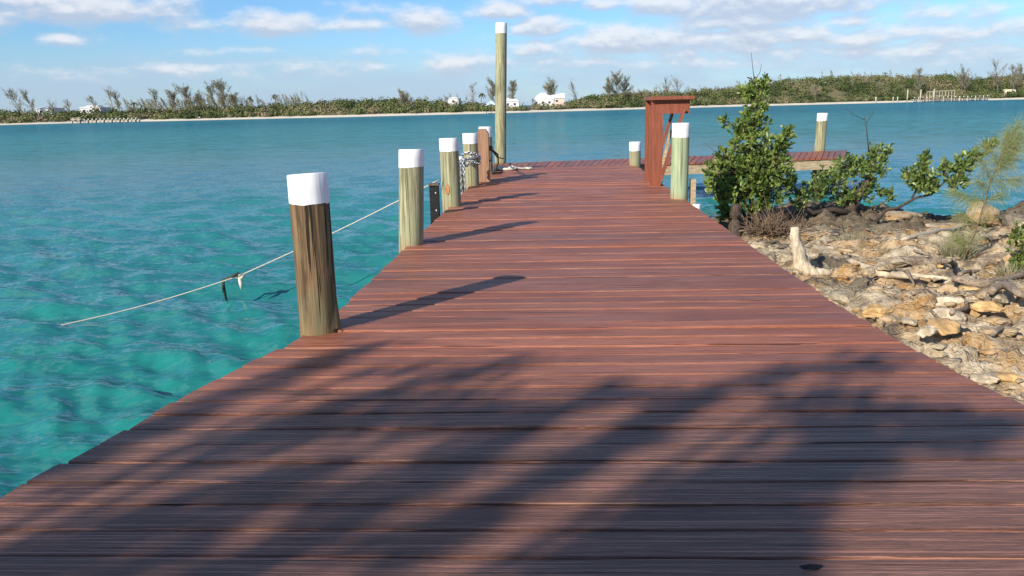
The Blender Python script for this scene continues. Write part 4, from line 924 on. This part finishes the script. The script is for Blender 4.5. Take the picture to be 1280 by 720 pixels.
FT = [('windswept_pine', 'leftmost windswept thin tree leaning left over the far shore', 32, 10, 114, .5), ('windswept_pine', 'second windswept thin tree from the left, just before the low white house', 44, 30, 116, .5),
      ('windswept_pine', 'short bare leaning tree between the two white houses at left', 68, 60, 126, .25), ('windswept_pine', 'wispy bare tree just right of the low white house', 86, 83, 124, .2), ('windswept_pine', 'thin bent tree behind the stepped white house', 122, 114, 122, .3),
      ('windswept_pine', 'faint tall leaning tree right of the stepped white house', 145, 134, 113, .3), ('windswept_pine', 'thick topped tree beside the faint leaning one, left of the palm', 149, 142, 116, .5), ('palm_tree', 'small palm tree above the left jetty', 168, 168, 129, 1),
      ('windswept_pine', 'isolated thin tree with a dark tip above the jetty end', 198, 191, 115, .5), ('windswept_pine', 'dark tufted leaning tree starting the left hand cluster', 222, 213, 116, 1.0), ('windswept_pine', 'pale leaning tree second in the left hand cluster', 236, 221, 107, .45),
      ('windswept_pine', 'leafy leaning tree third in the left hand cluster', 241, 231, 112, .9), ('windswept_pine', 'low bushy leaning tree in the middle of the cluster', 257, 246, 120, 1.2), ('windswept_pine', 'dark tipped leaning tree in the cluster before the tallest', 273, 260, 109, .7),
      ('windswept_pine', 'tallest pale leaning tree of the left hand cluster', 285, 272, 104, .9), ('windswept_pine', 'thin tree just right of the tallest in the cluster', 282, 277, 112, .6), ('windswept_pine', 'dense dark topped tree at the right end of the cluster', 290, 291, 121, 1.4),
      ('palm_tree', 'small dark palm right of the leaning cluster', 313, 312, 123, 1), ('palm_tree', 'second small palm poking above the scrub left of centre', 345, 343, 119, 1), ('bare_tree', 'rounded brown tree top rising from the central scrub', 503, 503, 115, 1.6),
      ('bare_tree', 'thin bare mast like tree left of the tall pole', 591, 591, 107, .15), ('palm_tree', 'palm topped tree left of the blue roofed house', 601, 602, 117, 1), ('feathery_pine', 'dark feathery pine partly hidden by the left of the tall pole', 618, 615, 104, 1.3),
      ('feathery_pine', 'feathery pine just right of the tall pole', 639, 641, 104, 1.2), ('feathery_pine', 'small pine left of the long white roofed house', 687, 685, 109, .9), ('feathery_pine', 'dark slim pine above the pink walled house', 694, 691, 101, 1.0),
      ('bare_tree', 'bare slanting branch like tree right of the pink walled house', 722, 714, 103, .15), ('feathery_pine', 'bushy pine left of the feathered pair before the red frame', 761, 760, 98, 1.6), ('feathery_pine', 'tall feathery pine left of the red frame', 771, 771, 92, 1.4),
      ('feathery_pine', 'second feathery pine close to the red frame', 781, 782, 96, 1.2), ('bare_tree', 'bare spreading tree behind the red frame', 838, 831, 98, .3), ('bare_tree', 'thin bare tree right of the red frame', 848, 846, 98, .25),
      ('bare_tree', 'pale bare spreading tree behind the right hand jetty', 1206, 1204, 86, .9), ('bare_tree', 'pale tall thin tree left of the cream ruin', 1247, 1243, 76, .7), ('bare_tree', 'pale dead tree beside the right of the cream ruin', 1267, 1266, 84, .7),
      ('feathery_pine', 'rightmost dark pine above the cream ruin', 1278, 1277, 82, 1.1), ('bare_tree', 'pale round bare tree low on the green slope', 1020, 1019, 107, .4), ('bare_tree', 'grey bare tree at the top of slope left of the jetty', 1150, 1149, 88, .6)]
for q, (kd, lb, pb, ptx, pty, dn) in enumerate(FT):
    far_tree(kd, lb, pb, ptx, pty, v=(14 if kd == 'bare_tree' and pb > 1000 else 26), seed=q, dens=dn*1.2, branches=11 if dn < .5 else 17)

# white houses
def house(label, px0, px1, py_eave, py_base, py_ridge, v, wall, roof, kind='hip', wins=2, depth=7):
    x0, Yh = dist_at(px0, v); P = np.array(at(px0, py_eave, Yh)); Q = np.array(at(px1, py_eave, Yh)); zb = at((px0+px1)/2, py_base, Yh)[2]-2.5; ze = P[2]; zr = at((px0+px1)/2, py_ridge, Yh)[2]
    w = Q[0]-P[0]; t = thing('house', label, 'house', ((P[0]+Q[0])/2, Yh, zb)); h = ze-zb
    b = MB(); b.box((0, depth/2, h/2), (w*.94, depth, h)); b.build('wall', wall, t)
    b = MB(); e = w/2; rr = zr-ze; rx = e-min(e*.9, depth*.5) if kind == 'hip' else e
    b.add([(-e, -.3, h), (e, -.3, h), (e, depth+.3, h), (-e, depth+.3, h), (-rx, depth/2, h+rr), (rx, depth/2, h+rr), (-e, -.3, h+.12), (e, -.3, h+.12), (e, depth+.3, h+.12), (-e, depth+.3, h+.12)],
          [(0, 1, 7, 6), (1, 2, 8, 7), (2, 3, 9, 8), (3, 0, 6, 9), (6, 7, 5, 4), (7, 8, 5), (8, 9, 4, 5), (9, 6, 4), (3, 2, 1, 0)]); b.build('roof', roof, t)
    for q in range(wins):
        wx = (-.5+(q+.5)/wins)*w*.85; f = MB(); f.box((wx, -.02, h-1.0), (1.0, .06, 1.0)); fo = f.build('window', HOUSE_W, t); g = MB(); g.box((wx, -.06, h-1.0), (.8, .04, .8)); g.build('pane', DARKGLASS, fo)
    return t
house('low white roofed house at the far left above the scrub', 44, 67, 136, 141, 132.5, 34, HOUSE_W, ROOF_W)
hs = house('stepped white house with a small raised roof at left', 99, 126, 135, 141, 131, 34, HOUSE_W, ROOF_W, wins=3)
b = MB(); b.box((.8, 2, 4.1), (3.2, 3, 1.3)); b.build('upper_wall', HOUSE_W, hs); b = MB(); b.box((.8, 2, 4.85), (3.9, 3.6, .22)); b.box((.2, 2, 5.3), (.5, .5, .9)); b.build('upper_roof', ROOF_W, hs)
house('tiny white hut half hidden in scrub behind the left beach', 245, 250, 145, 149, 143.5, 8, HOUSE_W, ROOF_W, wins=0, depth=1.5)
house('pale roof low among trees left of the tall pole', 559, 574, 123.5, 128, 121, 34, HOUSE_W, ROOF_W, wins=1)
house('small white house with a pale blue gabled roof left of the tall pole', 606, 621, 132, 138, 126, 12, HOUSE_W, ROOF_B, 'hip', 2)
house('white roofed house just right of the tall pole', 629, 649, 127, 133, 119.5, 26, HOUSE_W, ROOF_W)
house('long white hip roofed house on the far shore', 664, 693, 125, 133, 116, 30, HOUSE_W, ROOF_W, 'hip', 3)
house('pink walled house with a white gable roof', 686, 706, 123, 131.5, 116.5, 24, HOUSE_P, ROOF_W, 'gable', 1)
x_, Y_ = dist_at(1260, 11); P = at(1253, 122, Y_); Q = at(1268, 122, Y_); T_ = at(1260, 111.5, Y_); w = Q[0]-P[0]
t = thing('ruin', 'cream roofless ruin with a dark arched opening at right', 'ruin', ((P[0]+Q[0])/2, Y_, P[2]-1.0)); h = T_[2]-P[2]+1.0
b = MB(); b.box((-w*.37, 0, h/2), (w*.26, 1.2, h)); b.box((w*.32, 0, h/2*.95), (w*.36, 1.2, h*.95)); b.box((-w*.06, 0, h*.88), (w*.40, 1.19, h*.23)); b.build('wall', HOUSE_C, t)
b = MB(); b.box((-w*.06, 2.2, h*.38), (w*.42, .2, h*.76)); b.build('back_wall', HOUSE_C, t)

# far jetties and piles
def jetty(label, pxa, pxb, pya, pyb, nposts, v0, deckh, postup, white=True):
    t = thing('jetty', label, 'jetty', (0, 0, 0)); xa, ya = dist_at(pxa, v0); xb, yb = dist_at(pxb, v0)
    A_ = np.array(at(pxa, pya, ya)); B_ = np.array(at(pxb, pyb, yb)); base = (A_+B_)/2; t.location = (base[0], base[1], WATER); base[2] = WATER; A_[2] = B_[2] = deckh+WATER
    b = MB(); b.beam(A_-base, B_-base, 2.0, .22); b.build('deck', JETTY, t)
    for q in range(nposts):
        p = A_+(B_-A_)*(q+.3)/nposts-base; p[1] -= 1.1; p[2] = 0
        b = MB(); b.tube([p+[0, 0, -1], p+[0, 0, deckh+postup-.35]], .14, 6); o = b.build('post', JETTY if q % 2 else DARKWOOD, t)
        b = MB(); b.tube([p+[0, 0, deckh+postup-.35], p+[0, 0, deckh+postup]], .17, 6); b.build('post_cap', WHITE, o)
        b = MB(); b.box(p+[0, 2.2, deckh*.4], (.35, .3, deckh*.8)); b.build('pier_block', WHITE, t)
    return t, A_-base, B_-base
j1, ja, jb = jetty('long low jetty with a row of pale posts at left', 92, 176, 155, 152, 17, -2.5, .75, .55)
b = MB(); b.box(ja+np.array([1.6, -.3, .35]), (3.2, 2.4, .25)); b.beam(ja+np.array([.2, -1.5, .9]), ja+np.array([3.0, -1.5, -.1]), .12, .12); b.beam(ja+np.array([3.0, -1.5, .9]), ja+np.array([.2, -1.5, -.1]), .12, .12); b.box(ja+np.array([1.6, -1.5, .9]), (3.2, .15, .15)); b.build('landing', JETTY, j1)
j2, ja, jb = jetty('jetty with a boat lift frame and white posts at right', 1140, 1236, 126, 122, 19, -1.5, 1.1, 1.0)
f0 = ja+(jb-ja)*.20; f1 = ja+(jb-ja)*.52
b = MB()
for s in np.linspace(0, 1, 5):
    p = f0+(f1-f0)*s; b.tube([p+[0, -1.4, -2], p+[0, -1.4, 3.1]], .12, 6); b.tube([p+[0, 1.4, -2], p+[0, 1.4, 3.1]], .12, 6)
b.beam(f0+[0, -1.4, 3.2], f1+[0, -1.4, 3.5], .25, .3); b.beam(f0+[0, 1.4, 3.2], f1+[0, 1.4, 3.5], .25, .3); b.beam(f0+[0, -1.4, 1.4], f1+[0, -1.4, 1.4], .2, .2); b.build('boat_lift', JETTY, j2)
tag(thing('jetty', 'x', 'jetty'), 'short dark landing stage at the beach behind the tall pole', 'jetty')
t = bpy.data.objects['jetty.002']; x_, Y_ = dist_at(620, -2); t.location = (x_, Y_, WATER)
b = MB(); b.box((0, 0, .75), (7, 1.6, .2)); b.build('deck', DARKWOOD, t)
for q in range(5): b = MB(); b.tube([(-3.2+q*1.6, -.8, -1), (-3.2+q*1.6, -.8, 1.15)], .1, 6); b.build('post', DARKWOOD, t)
for px_, top, lb in ((1094.5, 121, 'stout grey pile standing alone off the far beach'), (1116, 121, 'left pile of the close pair before the right hand jetty'), (1121.5, 121, 'right pile of the close pair before the right hand jetty'), (1133.5, 112, 'tall slim pile just left of the right hand jetty'),
                     (1150, 112, 'tall pile with a pale band at the right hand jetty'), (1166.5, 111, 'tallest pale pile in front of the boat lift')):
    x_, Y_ = dist_at(px_, -4); z = at(px_, top, Y_)[2]; b = MB(); b.tube([(0, 0, -1), (0, 0, z-WATER)], .30 if px_ < 1100 else .22, 8)
    o = b.build('mooring_pile', JETTY, None, (x_, Y_, WATER)); tag(o, lb, 'pile', 'far mooring piles')

# ------------------------------------------------------------------ TREE BEHIND THE CAMERA (its shadow lies on the near boards)
def shade_tree():
    strokes = [([(20, 604), (150, 554), (260, 505), (380, 458), (470, 432)], .075, 110), ([(300, 560), (450, 500), (650, 452)], .05, 60), ([(230, 562), (420, 530), (560, 505), (640, 520)], .10, 110), ([(300, 550), (380, 530)], .05, 20),
               ([(0, 690), (250, 640), (520, 600), (640, 560)], .07, 90), ([(260, 612), (420, 590)], .05, 30), ([(0, 716), (240, 700)], .06, 50), ([(430, 690), (560, 668), (620, 630)], .06, 55), ([(660, 610), (780, 548), (860, 505), (950, 470), (1120, 452)], .055, 110),
               ([(960, 540), (1100, 522), (1270, 530)], .055, 70), ([(980, 500), (1090, 498)], .04, 24), ([(705, 715), (1000, 705)], .06, 70), ([(730, 685), (1015, 665)], .07, 90), ([(790, 645), (1020, 615)], .07, 90), ([(860, 608), (1100, 572)], .06, 80),
               ([(1000, 556), (1250, 552)], .04, 50), ([(620, 522), (700, 507), (860, 488)], .035, 30), ([(430, 470), (560, 462)], .04, 12)]
    tb = np.array([-9.2, -8.6, -.3]); t = thing('shade_tree', 'tall feathery tree standing on the shore behind the viewer', 'tree', tuple(tb))
    b = MB(); CC = []; sd = np.array(sdir)
    trunk = [np.zeros(3), np.array([.1, .1, 2.2]), np.array([.3, .2, 4.2]), np.array([.5, .5, 6.0]), np.array([.7, .8, 8.0])]
    b.tube(trunk, [.26, .22, .18, .13, .07], 9)
    TR = np.array(trunk)
    for qi, (pts, wd, n) in enumerate(strokes):
        G_ = np.array([on(x, y, 0) for x, y in pts]); Ls = 13.0+rng.uniform(-1.5, 2.0)
        P3 = G_+sd*Ls-tb
        d = np.linspace(0, len(pts)-1, 10); Q = np.stack([np.interp(d, np.arange(len(pts)), P3[:, i]) for i in range(3)], 1)
        j = np.argmin(np.linalg.norm(TR-Q[0], axis=1)); j = max(1, j-1)
        b.tube([TR[j], (TR[j]+Q[0])/2+np.array([0, 0, -.1]), Q[0]], [.05, .035, .022], 5); b.tube(Q, list(np.linspace(.02, .006, 10)), 5)
        s = rng.random(int(n*2.6))*(len(pts)-1); C = np.stack([np.interp(s, np.arange(len(pts)), P3[:, i]) for i in range(3)], 1)
        C = C+rng.normal(0, wd, C.shape)+sd*rng.normal(0, .5, (len(C), 1)); CC.append(C)
    b.build('trunk', BARK, t); C = np.concatenate(CC); V, F = quads(C, np.full(len(C), .075)); npmesh('crown', V, F, LEAF2, t, rnd=np.repeat(rng.random(len(C)), 4))
shade_tree()

vs = sc.view_settings; vs.view_transform = 'Standard'; vs.look = 'None'; vs.gamma = 1; vs.use_curve_mapping = False; vs.exposure = 0.32
sc.cycles.max_bounces = 6; sc.cycles.diffuse_bounces = 3; sc.cycles.glossy_bounces = 3; sc.cycles.transparent_max_bounces = 6; sc.cycles.use_denoising = True
sc.render.film_transparent = False
